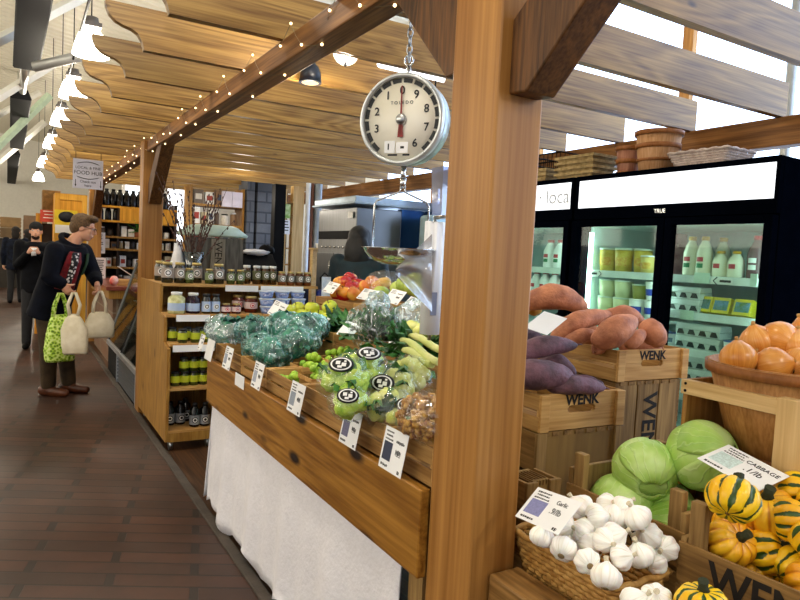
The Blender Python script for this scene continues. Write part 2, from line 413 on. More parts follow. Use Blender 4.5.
text('TRUE', .03, (FX-.0125, 2.33, 1.768), (0, -1, 0), (0, 0, 1), CHROME, fr1)
# ================================================================== CRATES, TABLE, COUNTER
def hole_panel(b, w, h, y0, y1, hw=.045, hh=.013, hz=.55):
    """upright panel centred on x, 0..h in z, with a rounded hand hole"""
    zc = h*hz; n = 5
    up = [(-w/2, zc), (-hw-hh, zc)] + [(-hw+hh*math.cos(PI-k*PI/2/n), zc+hh*math.sin(PI-k*PI/2/n)) for k in range(1, n+1)] + [(hw+hh*math.cos(PI/2-k*PI/2/n), zc+hh*math.sin(PI/2-k*PI/2/n)) for k in range(n)] + [(hw+hh, zc), (w/2, zc), (w/2, h), (-w/2, h)]
    lo = [(x, 2*zc-z) if abs(x) < w/2-.001 or z == zc else (x, 0) for x, z in up]
    b.prism(up, 1, y0, y1); b.prism(lo[::-1], 1, y0, y1); return b
def crate(name, label, cat, loc, l, w, h, rot=(0, 0, 0), nside=2, group=None, hole=False, end_text=None, side_text=None, post=0., m_side=None, m_end=None, tsize=.05, fill=None, endh=None, slat_gap=.012):
    t = thing(name, label, cat, loc, rot, group)
    ms, me = m_side or W_CRATE_Y, m_end or W_CRATE_X
    eh = endh or h
    for s in (-1, 1):
        b = B(); y = s*l/2
        y0, y1 = sorted((y, y-s*.014))
        if hole: hole_panel(b, w-.01, eh, y0, y1)
        else: b.box(-w/2+.005, w/2-.005, y0, y1, 0, eh)
        b.done('end_panel', me, t, bevel=.002)
        for q in (-1, 1):
            b = B(); x = q*(w/2-.018)
            if post: b.box(q*(w/2-.008)-(.022 if q > 0 else -.0), q*(w/2-.008)+(.022 if q < 0 else 0), *sorted((y-s*.015, y-s*.05)), 0.004, h+post)
            else: b.box(x-.018, x+.018, *sorted((y+s*.013, y+s*.0005)), 0, eh)
            b.done('corner_post', me, t, bevel=.002)
        g = slat_gap; hs = (h-g*(nside-1))/nside
        for k in range(nside):
            b = B(); x = s*w/2
            b.box(*sorted((x, x-s*.008)), -l/2-.002, l/2+.002, k*(hs+g), k*(hs+g)+hs)
            b.done('side_slat', ms, t, bevel=.0015)
    for k in range(4):
        b = B(); x0 = -w/2+.012+k*(w-.024)/4
        b.box(x0, x0+(w-.024)/4-.01, -l/2+.015, l/2-.015, .001, .008); b.done('bottom_slat', ms, t)
    if end_text: text(end_text, tsize, (.0, -l/2-.0012, eh*.80), (1, 0, 0), (0, 0, 1), STENCIL, t, False, 'stencil_lettering', bold=.0015)
    if side_text: text(side_text, tsize, (-w/2-.0012, -.0, h*.72), (0, -1, 0), (0, 0, 1), STENCIL, t, False, 'stencil_lettering', ysc=1.15, bold=.002)
    if fill:
        b = B(); b.box(-w/2+.01, w/2-.01, -l/2+.016, l/2-.016, .009, fill); b.done('paper_liner', mat('liner_paper', '#4a3a22', .9), t)
    return t

tb = thing('produce_table', 'long stepped produce table with a knotty wooden front board beside the post', 'table', (1.6, 2.6, 0))
b = B(); b.box(.925, .955, 1.395, 3.60, .60, .842); b.done('front_board', W_BOARD, tb, True, bevel=.004)
b = B(); b.box(.955, 1.38, 3.57, 3.60, .60, .84); b.done('end_board', W_BOARD, tb, True, bevel=.003)
b = B(); b.box(.955, 1.20, 1.40, 1.63, .80, .83); b.box(.955, 1.385, 1.63, 3.57, .80, .83); b.done('top', W_CRATE_Y, tb, True)
b = B(); b.box(1.385, 2.35, 2.52, 4.05, .93, .95); b.box(1.385, 1.67, 2.0, 2.52, .93, .95); b.box(1.385, 1.40, 2.0, 4.05, .80, .93); b.done('middle_step', W_CRATE_Y, tb, True)
b = B(); b.box(1.755, 2.35, 2.55, 4.08, 1.04, 1.06); b.box(1.755, 1.77, 2.55, 4.08, .95, 1.04); b.done('upper_step', W_CRATE_Y, tb, True)
for (x, y) in ((1.0, 1.46), (1.0, 3.5), (1.16, 1.46), (1.34, 3.5), (2.3, 2.6), (2.3, 4.0), (1.43, 4.0)):
    b = B(); b.box(x-.035, x+.035, y-.035, y+.035, 0, .80 if x < 1.4 else .93); b.done('leg', W_OLDZ, tb, True)
def cloth(u, v):
    y = 3.585-u*2.13 if u < .96 else 3.585-.96*2.13-(u-.96)*.4
    z = .635-v*.595
    fold = .014*math.sin(u*31)*v+.01*math.sin(u*63+1)*v+.006*noise.noise(V((u*9, v*3, 0)))
    hem = .018*math.sin(u*24)+.012*math.sin(u*57) if v > .99 else 0
    return V((.962-.03*v+fold, y, z+hem))
b = B(); b.sheet(cloth, 160, 20)
def cloth2(u, v):
    return V((.962-.03*v+u*.5, 3.588+.03*v+.012*math.sin(u*20)*v, .635-v*.585+.012*math.sin(u*17)*(v > .99)))
b.sheet(cloth2, 30, 14)
n = N('white_linen'); v = n.coords((1, 1, 1), False)
tag(b.done('tablecloth', mat('white_linen', '#e9e7ee', .85, var=.05, sc=30, bump=.35, bsc=70), solid=.004), 'white cloth hanging below the knotty front board of the produce table', 'tablecloth')

# front row of trays
def tray(label, x0, x1, y0, y1, z0, h, nside=2, group='slatted produce trays on the stepped table', **k):
    return crate('produce_tray', label, 'tray', ((x0+x1)/2, (y0+y1)/2, z0), y1-y0, x1-x0, h, nside=nside, group=group, **k)
FZ = .843
tray('slatted tray of bagged dark greens at the far end of the front row', .96, 1.37, 3.10, 3.55, FZ, .085)
tray('slatted tray of bagged dark greens in the middle of the front row', .96, 1.37, 2.74, 3.08, FZ, .09)
tray('slatted tray of brussels sprout boxes in the front row', .96, 1.37, 2.34, 2.72, FZ, .09)
tray('slatted tray of bagged cauliflower in the front row', .96, 1.37, 1.67, 2.32, FZ, .10)
tray('slatted tray holding a bag of golden brown pieces, beside the post', .96, 1.20, 1.405, 1.645, FZ, .105)
tray('slatted tray of green apples at the far end of the middle row', 1.39, 1.74, 3.42, 4.03, .952, .09)
tray('slatted tray of dark leafy greens in the middle row', 1.39, 1.74, 2.98, 3.40, .952, .10)
tray('slatted tray of bagged kale in the middle row', 1.39, 1.74, 2.50, 2.96, .952, .10)
tray('slatted tray of leeks at the near end of the middle row', 1.39, 1.665, 2.02, 2.48, .952, .10)
tray('slatted tray of red apples at the far end of the back row', 1.76, 2.2, 3.50, 4.05, 1.062, .10)
tray('slatted tray of pale apples in the middle of the back row', 1.76, 2.2, 3.05, 3.48, 1.062, .10)
tray('slatted tray of bagged fruit at the near end of the back row', 1.76, 2.2, 2.57, 3.03, 1.062, .10)

# right hand counter
ct = thing('produce_counter', 'low wooden counter with a thick front rail at the foot of the near post', 'counter', (1.9, 1.0, 0))
b = B(); b.box(1.105, 1.395, -.4, 1.39, .62, .66); b.box(1.395, 2.8, -.4, 1.95, .62, .66); b.box(1.69, 2.8, 1.95, 2.5, .62, .66); b.done('top', W_OLD, ct, True)
b = B(); b.box(1.005, 1.10, -.4, 1.198, .56, .69); b.done('front_rail', wood('rail_wood', '#6b4a22', '#a87e48', 1, .5, knots=.06), ct, True, bevel=.006)
b = B(); b.box(1.07, 1.09, -.4, 1.198, 0, .56); b.done('front_panel', W_OLD, ct, True)
for (x, y) in ((1.2, -.3), (2.7, -.3), (1.2, 2.4), (2.7, 2.4)):
    b = B(); b.box(x-.035, x+.035, y-.035, y+.035, 0, .62); b.done('leg', W_OLDZ, ct, True)
Z0 = .661
crate('wooden_crate', 'stencilled shallow crate heaped with purple sweet potatoes', 'crate', (1.60, 1.70, .925), .44, .36, .118, (0, 0, -.05), hole=True, end_text='WENK', tsize=.047, slat_gap=.022, group='stencilled shallow crates on stacked boxes')
crate('wooden_crate', 'stencilled shallow crate heaped with orange sweet potatoes', 'crate', (2.14, 1.86, 1.025), .44, .38, .118, (0, 0, -.06), hole=True, end_text='WENK', tsize=.047, slat_gap=.022, group='stencilled shallow crates on stacked boxes')
# upturned crates carrying them
def box_crate(label, loc, l, w, h, rot, txt=None, planks=1):
    t = thing('upturned_crate', label, 'crate', loc, rot, 'old crates stacked as risers')
    b = B()
    if planks == 1: b.box(-w/2+.03, w/2-.03, -l/2, -l/2+.012, 0, h)
    b2 = B()
    if planks > 1:
        pw = w/planks
        for k in range(planks):
            b = B(); b.box(-w/2+k*pw+.003, -w/2+(k+1)*pw-.003, -l/2, -l/2+.012, 0, h); b.done('plank', W_OLDZ, t, bevel=.002)
    else:
        b.done('face_panel', W_PANEL, t, bevel=.002)
        for q in (-1, 1):
            b = B(); b.box(q*(w/2-.018)-.02, q*(w/2-.018)+.02, -l/2-.012, -l/2, 0, h); b.done('cleat', W_OLDZ, t, bevel=.002)
    for q in (-1, 1):
        for k in range(2):
            b = B(); z0 = k*h*.52; b.box(*sorted((q*w/2, q*(w/2-.01))), -l/2, l/2, z0, z0+h*.47); b.done('side_slat', W_OLD, t)
    b = B(); b.box(-w/2+.03, w/2-.03, l/2-.012, l/2, 0, h); b.done('back_panel', W_OLDZ, t)
    for k in range(7):
        b = B(); x = -w/2+.02+k*(w-.04)/7; b.box(x, x+(w-.04)/7-.014, -l/2-.004, l/2, h-.014, h); b.done('top_slat', W_OLD, t)
    if txt: text(txt, .10, (.01, -l/2-.0012, h*.46), (0, 0, -1), (1, 0, 0), STENCIL, t, False, 'stencil_lettering', bold=.002)
    return t
box_crate('blank upturned old crate under the crate of purple sweet potatoes', (1.60, 1.70, Z0), .44, .37, .262, (0, 0, -.05))
box_crate('upturned old crate with vertical stencil under the crate of orange sweet potatoes', (2.13, 1.86, Z0), .44, .35, .362, (0, 0, -.06), 'WENK', 3)
box_crate('small old crate end peeking out beside the near post', (1.25, 1.335, Z0), .09, .12, .20, (0, 0, 0))
crate('wooden_crate', 'deep old crate full of green cabbages behind the garlic basket', 'crate', (1.52, 1.095, Z0), .37, .37, .185, (0, 0, 0), nside=2, side_text='WENK', post=.09, m_side=W_OLD, m_end=W_OLDZ, tsize=.07, endh=.23, group='deep old crates on the counter')
crate('wooden_crate', 'deep stencilled crate full of striped yellow squash', 'crate', (1.475, .69, Z0), .40, .37, .19, (0, 0, .04), nside=2, side_text='WENK', post=.095, m_side=W_OLD, m_end=W_OLDZ, tsize=.085, endh=.20, slat_gap=.006, group='deep old crates on the counter')

# onion stand and its bushel basket
st = thing('onion_stand', 'pale pine open box stand carrying the basket of onions', 'stand', (1.81, .88, Z0))
b = B(); b.box(1.60, 1.622, .80, 1.135, 1.112, 1.152); b.done('front_rail', W_PALE, st, True, bevel=.002)
b = B(); b.box(1.622, 2.02, 1.128, 1.142, Z0, 1.15); b.done('side_panel', wood('stand_side', '#8a5c28', '#b98848', 2, .5), st, True, bevel=.002)
b = B(); b.box(1.59, 1.625, .795, .865, Z0, 1.158); b.box(1.60, 1.98, .70, .795, Z0, 1.158); b.done('corner_post', W_PALEZ, st, True, bevel=.002)
b = B(); b.box(1.625, 2.02, .66, .69, Z0, 1.15); b.done('side_panel', W_PALEZ, st, True, bevel=.002)
b = B(); b.box(2.02, 2.04, .66, 1.135, Z0, 1.15); b.done('back_panel', W_PALE, st, True)
b = B(); b.box(1.622, 2.02, .80, 1.115, .93, .945); b.done('shelf_board', W_OLD, st, True)
for y in (.825, 1.12):
    for z in (1.122, 1.142):
        b = B(); b.cyl((1.598, y, z), (1.6, y, z), .004, seg=10); b.done('screw', BLACK, st, True)
def bushel(name, label, cat, loc, r1, r0, h, staves=22, group=None, m=None, hoops=(.06, .93)):
    t = thing(name, label, cat, loc, (0, 0, 0), group)
    m = m or W_STAVE
    fn = lambda p, a, r, z: p*(1-.012*(abs(math.cos(a*staves/2))**14)) if r > .02 else p
    b = B(); b.lathe([(r0*.4, 0.002), (r0, 0), (r0*.6+r1*.4, h*.4), (r1, h), (r1-.006, h), (r0*.6+r1*.4-.006, h*.4), (r0-.006, .006), (r0*.4, .007)], staves*6, fn=lambda p, a, r, z: V((p.x*(1-.014*(abs(math.cos(a*staves/2))**16)), p.y*(1-.014*(abs(math.cos(a*staves/2))**16)), p.z)))
    b.done('staves', m, t)
    for hf in hoops:
        rr = r0+(r1-r0)*min(1, hf*1.05)+.003; b = B(); hh = .026 if hf > .5 else .016
        z = h*hf-.4*hh
        b.lathe([(rr-.002, z), (rr+.004, z), (rr+.006, z+hh), (rr-.002, z+hh), (rr-.002, z)], 48, cap=False); b.done('hoop', W_HOOP, t)
    return t
W_STAVE = wood('stave_wood', '#8f5f2c', '#c08a4e', 2, .55, rings=4, cross=10, along=.8)
W_HOOP = wood('hoop_wood', '#7a4a20', '#a2683a', 2, .5, rings=3, cross=4, along=6)
bushel('bushel_basket', 'round wooden bushel basket heaped with brown onions', 'basket', (1.80, .958, .947), .197, .12, .265, 20)
# ================================================================== PRODUCE
def rot(rx=0, ry=0, rz=0): return (rx, ry, rz)
def scatter(proto, places, label, scale=1., first=[0]):
    """places: (location, rotation, scale)"""
    out = []
    for i, (p, r, s) in enumerate(places):
        if i == 0: o = proto; o.location = p; o.rotation_euler = r; o.scale = (s, s, s)
        else: o = copy_tree(proto, p, r, s)
        PM[o.name] = Matrix.Translation(V(p))
        out.append(o)
    rank(out, label); return out
def rr(t=.6): return (RN.uniform(-t, t), RN.uniform(-t, t), RN.uniform(0, 6.28))
# --- garlic
n = N('garlic_skin'); v = n.coords((1, 1, 1))
sp = n('ShaderNodeSeparateXYZ', {0: n('ShaderNodeTexCoord').outputs['Object']}).outputs
ang = n.math('ARCTAN2', sp[1], sp[0])
str_ = n.noise(n('ShaderNodeCombineXYZ', {0: n.math('MULTIPLY', ang, 4.0), 1: n.math('MULTIPLY', sp[2], 12.0), 2: n('ShaderNodeObjectInfo').outputs['Random']}).outputs[0], 1.6, 3)
cc = n.ramp(str_, [(.25, lin('#d9cfbc')), (.42, lin('#f6f2ea')), (.75, lin('#fffdf8'))])
GARLIC = n.finish(n('ShaderNodeBsdfPrincipled', {'Base Color': cc, 'Roughness': .45, 'Subsurface Weight': .15, 'Subsurface Scale': .01, 'Normal': n.bump(str_, .25, .003)}).outputs[0])
def garlic_proto():
    t = thing('garlic_bulb', 'garlic', 'garlic', (0, 0, 0), group='garlic bulbs in the wicker basket')
    r = .0295
    pr = [(.12, -.78), (.5, -.76), (.82, -.55), (.98, -.2), (1.0, .05), (.88, .34), (.62, .58), (.36, .74), (.22, .84), (.16, .92)]
    b = B(); b.lathe([(a*r, z*r) for a, z in pr], 48, fn=lambda p, a, q, z: V((p.x*(1+.06*math.cos(7*a+.3*math.sin(a))*(1 if z < .5*r else .4)), p.y*(1+.06*math.cos(7*a+.3*math.sin(a))), p.z))); b.done('cloves', GARLIC, t)
    b = B(); b.tube([(0, 0, r*.85), (.002, .001, r*1.0), (.004, 0, r*1.2)], [r*.18, r*.15, r*.19], 10); b.done('stem', mat('garlic_stem', '#d9ccb0', .7, var=.25, sc=200), t)
    b = B(); b.lathe([(.001, -.82*r), (.2*r, -.84*r), (.26*r, -.77*r), (.001, -.74*r)], 12); b.done('root_plate', mat('garlic_root', '#8a7450', .9), t)
    return t
# --- wicker basket
WICK = None
n = N('wicker'); sp = n('ShaderNodeSeparateXYZ', {0: n('ShaderNodeTexCoord').outputs['Object']}).outputs
WICK_M = mat('wicker_straw', '#c69a55', .6, c2='#9a6c2e', sc=40, bump=.2)
def wicker(name, label, loc, lx, ly, h, flare=.8, rotz=0, m=None, rows=9, dens=.016):
    t = thing(name, label, 'basket', loc, (0, 0, rotz)); m = m or WICK_M
    def rect(k, z, s):  # rounded-rectangle loop
        pts = []; hx, hy, rc = lx/2*s, ly/2*s, .02
        for cx, cy, a0 in ((hx-rc, hy-rc, 0), (-hx+rc, hy-rc, PI/2), (-hx+rc, -hy+rc, PI), (hx-rc, -hy+rc, 1.5*PI)):
            for q in range(4): a = a0+q*PI/6; pts.append(V((cx+rc*math.cos(a), cy+rc*math.sin(a), z)))
        # resample
        L = [(pts[(i+1) % len(pts)]-pts[i]).length for i in range(len(pts))]; tot = sum(L); nn = int(tot/dens)//2*2; out = []
        for j in range(k):
            d = tot*j/k; i = 0
            while d > L[i]: d -= L[i]; i += 1
            out.append(pts[i]+(pts[(i+1) % len(pts)]-pts[i])*(d/L[i]))
        return out
    per = int(2*(lx+ly)/dens)//2*2
    b = B()
    for r in range(rows):
        f = r/(rows-1); lp = rect(per, .004+f*(h-.012), flare+(1-flare)*f)
        lp = [p+V((p.x, p.y, 0)).normalized()*(.0035*(1 if (i+r) % 2 else -1)) for i, p in enumerate(lp)]
        b.tube(lp, h/rows*.56, 6, closed=True, flat=(.6, 1))
    b.done('weave', m, t)
    b = B(); A = rect(per//2, 0, flare); C = rect(per//2, h, 1)
    for p, q in zip(A, C): b.tube([p, q], .003, 5)
    b.done('stakes', m, t)
    lp = rect(per, h-.004, 1.01); b = B()
    b.tube([p+V((0, 0, .003*math.sin(i*1.5))) for i, p in enumerate(lp)], .0075, 8, closed=True); b.done('rim', m, t)
    b = B(); b.box(-lx/2*flare, lx/2*flare, -ly/2*flare, ly/2*flare, 0, .006); b.done('bottom', m, t)
    return t
wicker('wicker_basket', 'small rectangular wicker basket heaped with white garlic', (1.195, 1.065, Z0), .185, .335, .115, .8)
gp = garlic_proto()
G = [(540, 541, 1.40), (562, 553, 1.37), (585, 566, 1.33), (604, 581, 1.30), (603, 545, 1.36), (620, 562, 1.33), (638, 560, 1.36), (664, 553, 1.42), (647, 541, 1.43), (613, 541, 1.37), (635, 522, 1.42), (622, 512, 1.47), (595, 522, 1.43), (582, 535, 1.43), (562, 531, 1.45), (578, 512, 1.50), (612, 522, 1.45), (588, 552, 1.40), (654, 566, 1.42), (606, 512, 1.52), (640, 545, 1.46), (570, 541, 1.46)]
pl = [(at(x+2, y-5, D=d+.04), rr(1.5), RN.uniform(.92, 1.12)) for x, y, d in G]
pl[-0 or 0] = (pl[0][0], (.3, .2, 1), .95)
scatter(gp, pl, 'white garlic bulb in the wicker basket, {}')
gl = [copy_tree(gp, at(x, y, D=1.26), rr(.8), 1.05) for x, y in ((636, 603), (656, 599))]
for o, w in zip(gl, ('left', 'right')): o['label'] = f'white garlic bulb loose below the wicker basket rim, {w} one'; o['group'] = 'loose garlic bulbs in front of the crates'
# things in front of the crate carrying them: a low tray
crate('wooden_crate', 'low old crate front corner in the lowest row, under loose garlic and squash', 'crate', (1.175, .70, Z0), .36, .17, .06, m_side=W_OLD, m_end=W_OLDZ)
# --- cabbages
n = N('cabbage_leaf'); sp = n('ShaderNodeSeparateXYZ', {0: n('ShaderNodeTexCoord').outputs['Object']}).outputs
ang = n.math('ARCTAN2', sp[1], sp[0]); nz = n.noise(n.coords((1, 1, 1)), 14, 3)
a2 = n.math('ADD', n.math('MULTIPLY', ang, 9.0), n.math('MULTIPLY', nz, 9.0))
vein = n.ramp(n.math('ABSOLUTE', n.math('SINE', a2)), [(0, (1, 1, 1, 1)), (.35, (0, 0, 0, 1))])
base = n.ramp(n.noise(n.coords((1, 1, 1)), 9, 3), [(.3, lin('#84b040')), (.5, lin('#aed268')), (.7, lin('#d2e89c'))])
cc = n('ShaderNodeMix', {0: n.math('MULTIPLY', vein, .28), 6: base, 7: lin('#dcecae')}, data_type='RGBA').outputs[2]
CABB = n.finish(n('ShaderNodeBsdfPrincipled', {'Base Color': cc, 'Roughness': .42, 'Subsurface Weight': .1, 'Subsurface Scale': .02, 'Normal': n.bump(n.math('ADD', vein, n.math('MULTIPLY', nz, 2.0)), .35, .006)}).outputs[0])
def cabbage_proto():
    t = thing('cabbage', 'c', 'cabbage', group='green cabbages in the old crate'); r = .088
    b = B(); b.ball((0, 0, 0), (r, r, r*.9), 40, 26, .05, 2.2, 3); b.done('head', CABB, t)
    for k, (az, el, sz) in enumerate(((.3, .1, 1.25), (1.9, -.1, 1.1), (3.4, .25, 1.15), (5.0, 0, 1.2), (1.0, .7, .8))):
        M = Matrix.Rotation(az, 4, 'Z') @ Matrix.Rotation(-el, 4, 'Y')
        def lf(u, v, k=k):
            a = (u-.5)*2*sz*(1-.3*(2*v-1)**2); e = (v-.55)*2.3
            q = r*(1.035+.006*k+.035*max(0, v-.75)*4*(u-.5)**2*4+.01*math.sin(u*19+k)*abs(2*u-1)+.014*noise.noise(V((u*4, v*4, k*3.))))
            return M @ V((math.cos(e)*math.cos(a)*q, math.cos(e)*math.sin(a)*q, math.sin(e)*q*.92))
        b = B(); b.sheet(lf, 18, 18); b.done('leaf', CABB, t, solid=.0025)
    return t
cp = cabbage_proto()
CP = [((645, 470, 1.78), (1.2, .3, 2.4), .94), ((702, 456, 1.755), (.5, -.9, .8), 1.03), ((622, 507, 1.80), (.4, .6, .2), 1.0), ((664, 512, 1.80), (.9, .2, 3), .95), ((670, 532, 1.72), (2, .2, 1), .9)]
scatter(cp, [(at(*p), r, s) for p, r, s in CP], 'green cabbage in the old crate, {}')
# --- squash
n = N('squash_skin'); sp = n('ShaderNodeSeparateXYZ', {0: n('ShaderNodeTexCoord').outputs['Object']}).outputs
ang = n.math('ARCTAN2', sp[1], sp[0]); nv = n.noise(n.coords((1, 1, 1)), 26, 4)
sn = n.math('COSINE', n.math('MULTIPLY', ang, 10.0))
fac = n.math('ADD', sn, n.math('MULTIPLY', n.math('SUBTRACT', nv, .5), 4.2))
patch = n.noise(n.coords((1, 1, 1)), 6.5, 2)
fac = n.math('SUBTRACT', fac, n.math('MULTIPLY', patch, .9))
oi = n('ShaderNodeObjectInfo').outputs['Random']
yel = n.ramp(n.noise(n.coords((1, 1, 1)), 8, 2), [(.3, lin('#e09a0c')), (.6, lin('#f6ca1e'))])
grn = n.ramp(nv, [(.3, lin('#182a10')), (.7, lin('#3c5a22'))])
cc = n('ShaderNodeMix', {0: n.ramp(fac, [(.02, (0, 0, 0, 1)), (.2, (1, 1, 1, 1))]), 6: yel, 7: grn}, data_type='RGBA').outputs[2]
SQ = n.finish(n('ShaderNodeBsdfPrincipled', {'Base Color': cc, 'Roughness': .32, 'Specular IOR Level': .4}).outputs[0])
n = N('squash_skin_plain')
yel = n.ramp(n.noise(n.coords((1, 1, 1)), 12, 3), [(.3, lin('#de8e0c')), (.6, lin('#f2ba24'))])
sp = n('ShaderNodeSeparateXYZ', {0: n('ShaderNodeTexCoord').outputs['Object']}).outputs
ang = n.math('ARCTAN2', sp[1], sp[0]); sn = n.math('COSINE', n.math('MULTIPLY', ang, 10.0))
fac = n.math('SUBTRACT', n.math('ADD', sn, n.math('MULTIPLY', n.noise(n.coords((1, 1, 1)), 20, 3), 1.0)), 1.0)
cc = n('ShaderNodeMix', {0: n.ramp(fac, [(.2, (0, 0, 0, 1)), (.6, (.8, .8, .8, 1))]), 6: yel, 7: lin('#a8540c')}, data_type='RGBA').outputs[2]
SQP = n.finish(n('ShaderNodeBsdfPrincipled', {'Base Color': cc, 'Roughness': .35}).outputs[0])
def squash_proto(m):
    t = thing('squash', 's', 'squash', group='striped squash in the stencilled crate'); r = .056
    def fn(d, a):
        rib = 1-.11*abs(math.sin(5*a+PI/2))**8*max(0, 1-abs(d.z)**3)*1.0
        rib = 1-.13*(abs(math.cos(5*a))**6)*(1-d.z*d.z)
        pole = 1-.28*max(0, abs(d.z)-.72)/.28
        return rib*pole
    b = B(); b.ball((0, 0, 0), (r, r, r*.88), 80, 24, fn=fn); b.done('flesh', m, t)
    b = B(); b.tube([(0, 0, r*.58), (.001, 0, r*.78), (.006, .002, r*1.05)], [r*.26, r*.17, r*.2], 8); b.done('stem', mat('squash_stem', '#2c3016', .8, bump=.4), t)
    b = B(); b.ball((0, 0, -r*.64), (r*.09, r*.09, r*.05), 10, 6); b.done('blossom_end', mat('squash_tip', '#6a4a1a', .8), t)
    return t
q1, q2 = squash_proto(SQ), squash_proto(SQP)
def face_dir(p, d, tw=0):
    """euler that points local +z along d"""
    q = V(d).to_track_quat('Z', 'Y').to_euler('XYZ'); return tuple(q)
SQL = [((733, 499, 1.37), (.7, .15, .75), 1.0, 0, 'yellow squash with dark green stripes on top of the heap, touching the cabbage price card'),
       ((731, 542, 1.45), (-.2, -.75, .65), .98, 1, 'plain orange ribbed squash at the left of the stencilled crate, its stem pointing right'),
       ((768, 511, 1.47), (-.35, -.1, .9), 1.1, 2, 'dull yellow squash with an upright stem, behind the topmost striped one'),
       ((797, 494, 1.52), (.2, -.9, .3), .95, 0, 'striped squash at the right edge, at the back of the crate'),
       ((790, 520, 1.42), (.5, -.8, .2), .85, 0, 'striped squash at the right edge, in the middle of the heap'),
       ((768, 549, 1.45), (.2, -.9, .5), .98, 0, 'squash with thin green stripes in the lower middle of the crate'),
       ((792, 569, 1.41), (.8, -.3, .4), .95, 0, 'bright striped squash in the lower right corner of the crate'),
       ((752, 570, 1.47), (0, -.3, 1), .8, 1, 'yellow squash low against the inside of the stencilled board'),
       ((735, 525, 1.50), (0, .3, 1), .9, 1, 'yellow squash buried at the left of the heap'),
       ((815, 545, 1.36), (.4, -.5, .7), .95, 0, 'striped squash just past the right edge of the picture, middle'),
       ((812, 585, 1.34), (-.2, -.7, .5), .95, 1, 'orange squash just past the right edge of the picture, low'),
       ((822, 505, 1.45), (.1, -.6, .8), .95, 0, 'striped squash just past the right edge of the picture, high'),
       ((702, 607, 1.22), (0, 0, 1), .9, 0, 'yellow squash at the bottom edge, in front of the stencilled crate')]
used = set()
for (px, d, s, kind, lab) in SQL:
    src = (q1, q2, q2)[kind]; e = face_dir(None, d)
    if src.name in used: o = copy_tree(src, at(*px), e, s, lab)
    else: used.add(src.name); o = src; o.location = at(*px); o.rotation_euler = e; o.scale = (s, s, s); o['label'] = lab
    PM[o.name] = Matrix.Translation(o.location)
# --- onions
n = N('onion_skin'); sp = n('ShaderNodeSeparateXYZ', {0: n('ShaderNodeTexCoord').outputs['Object']}).outputs
ang = n.math('ARCTAN2', sp[1], sp[0])
st_ = n.noise(n('ShaderNodeCombineXYZ', {0: n.math('MULTIPLY', ang, 9.0), 1: n.math('MULTIPLY', sp[2], 6.0), 2: n('ShaderNodeObjectInfo').outputs['Random']}).outputs[0], 1.5, 3)
cc = n.ramp(n.math('ADD', n.math('MULTIPLY', st_, .4), n.math('MULTIPLY', n.noise(n.coords((1, 1, 1)), 12, 3), .6)), [(.25, lin('#b8661a')), (.5, lin('#dc9440')), (.75, lin('#ecbc7c'))])
ONI = n.finish(n('ShaderNodeBsdfPrincipled', {'Base Color': cc, 'Roughness': .28, 'Specular IOR Level': .5, 'Normal': n.bump(st_, .05, .002)}).outputs[0])
t = thing('onion', 'o', 'onion', group='brown onions in the bushel basket'); r = .047
b = B(); b.lathe([(a*r, z*r) for a, z in ((.1, -.9), (.45, -.86), (.8, -.6), (.98, -.2), (1, .08), (.9, .4), (.66, .68), (.38, .86), (.2, 1.0))], 32, fn=lambda p, a, q, z: p*(1+.02*math.sin(3*a+1))); b.done('bulb', ONI, t)
b = B(); b.tube([(0, 0, r*.93), (.001, 0, r*1.06), (.004, .002, r*1.2)], [r*.2, r*.10, r*.11], 8); b.done('dry_neck', mat('onion_neck', '#b98a4a', .7), t)
b = B(); b.ball((0, 0, -r*.9), (r*.2, r*.2, r*.07), 10, 6); b.done('root_tuft', mat('onion_root', '#5a4426', .9), t)
ON = [((735, 361, 1.62), (.1, .2, 1), .93), ((771, 368, 1.60), (.4, -.9, .35), .97), ((755, 344, 1.72), (-.3, .2, .9), .95), ((777, 343, 1.70), (-.25, -.9, -.15), 1.05), ((800, 350, 1.66), (.2, .4, 1), .98), ((797, 368, 1.60), (1, 0, .3), .95), ((803, 336, 1.76), (0, .5, 1), .95), ((790, 358, 1.76), (0, 0, 1), .9), ((752, 372, 1.68), (0, 0, 1), .9), ((815, 360, 1.66), (0, .3, 1), .9), ((828, 368, 1.6), (.4, .3, .8), .95), ((838, 352, 1.66), (-.4, .3, .8), .95), ((820, 374, 1.53), (.1, -.5, .8), .9)]
scatter(t, [(at(*p), face_dir(None, d), s) for p, d, s in [((x_+3, y_-3, d_+.14), q_, s_*1.09) for (x_, y_, d_), q_, s_ in ON]], 'brown onion in the bushel basket, {}')
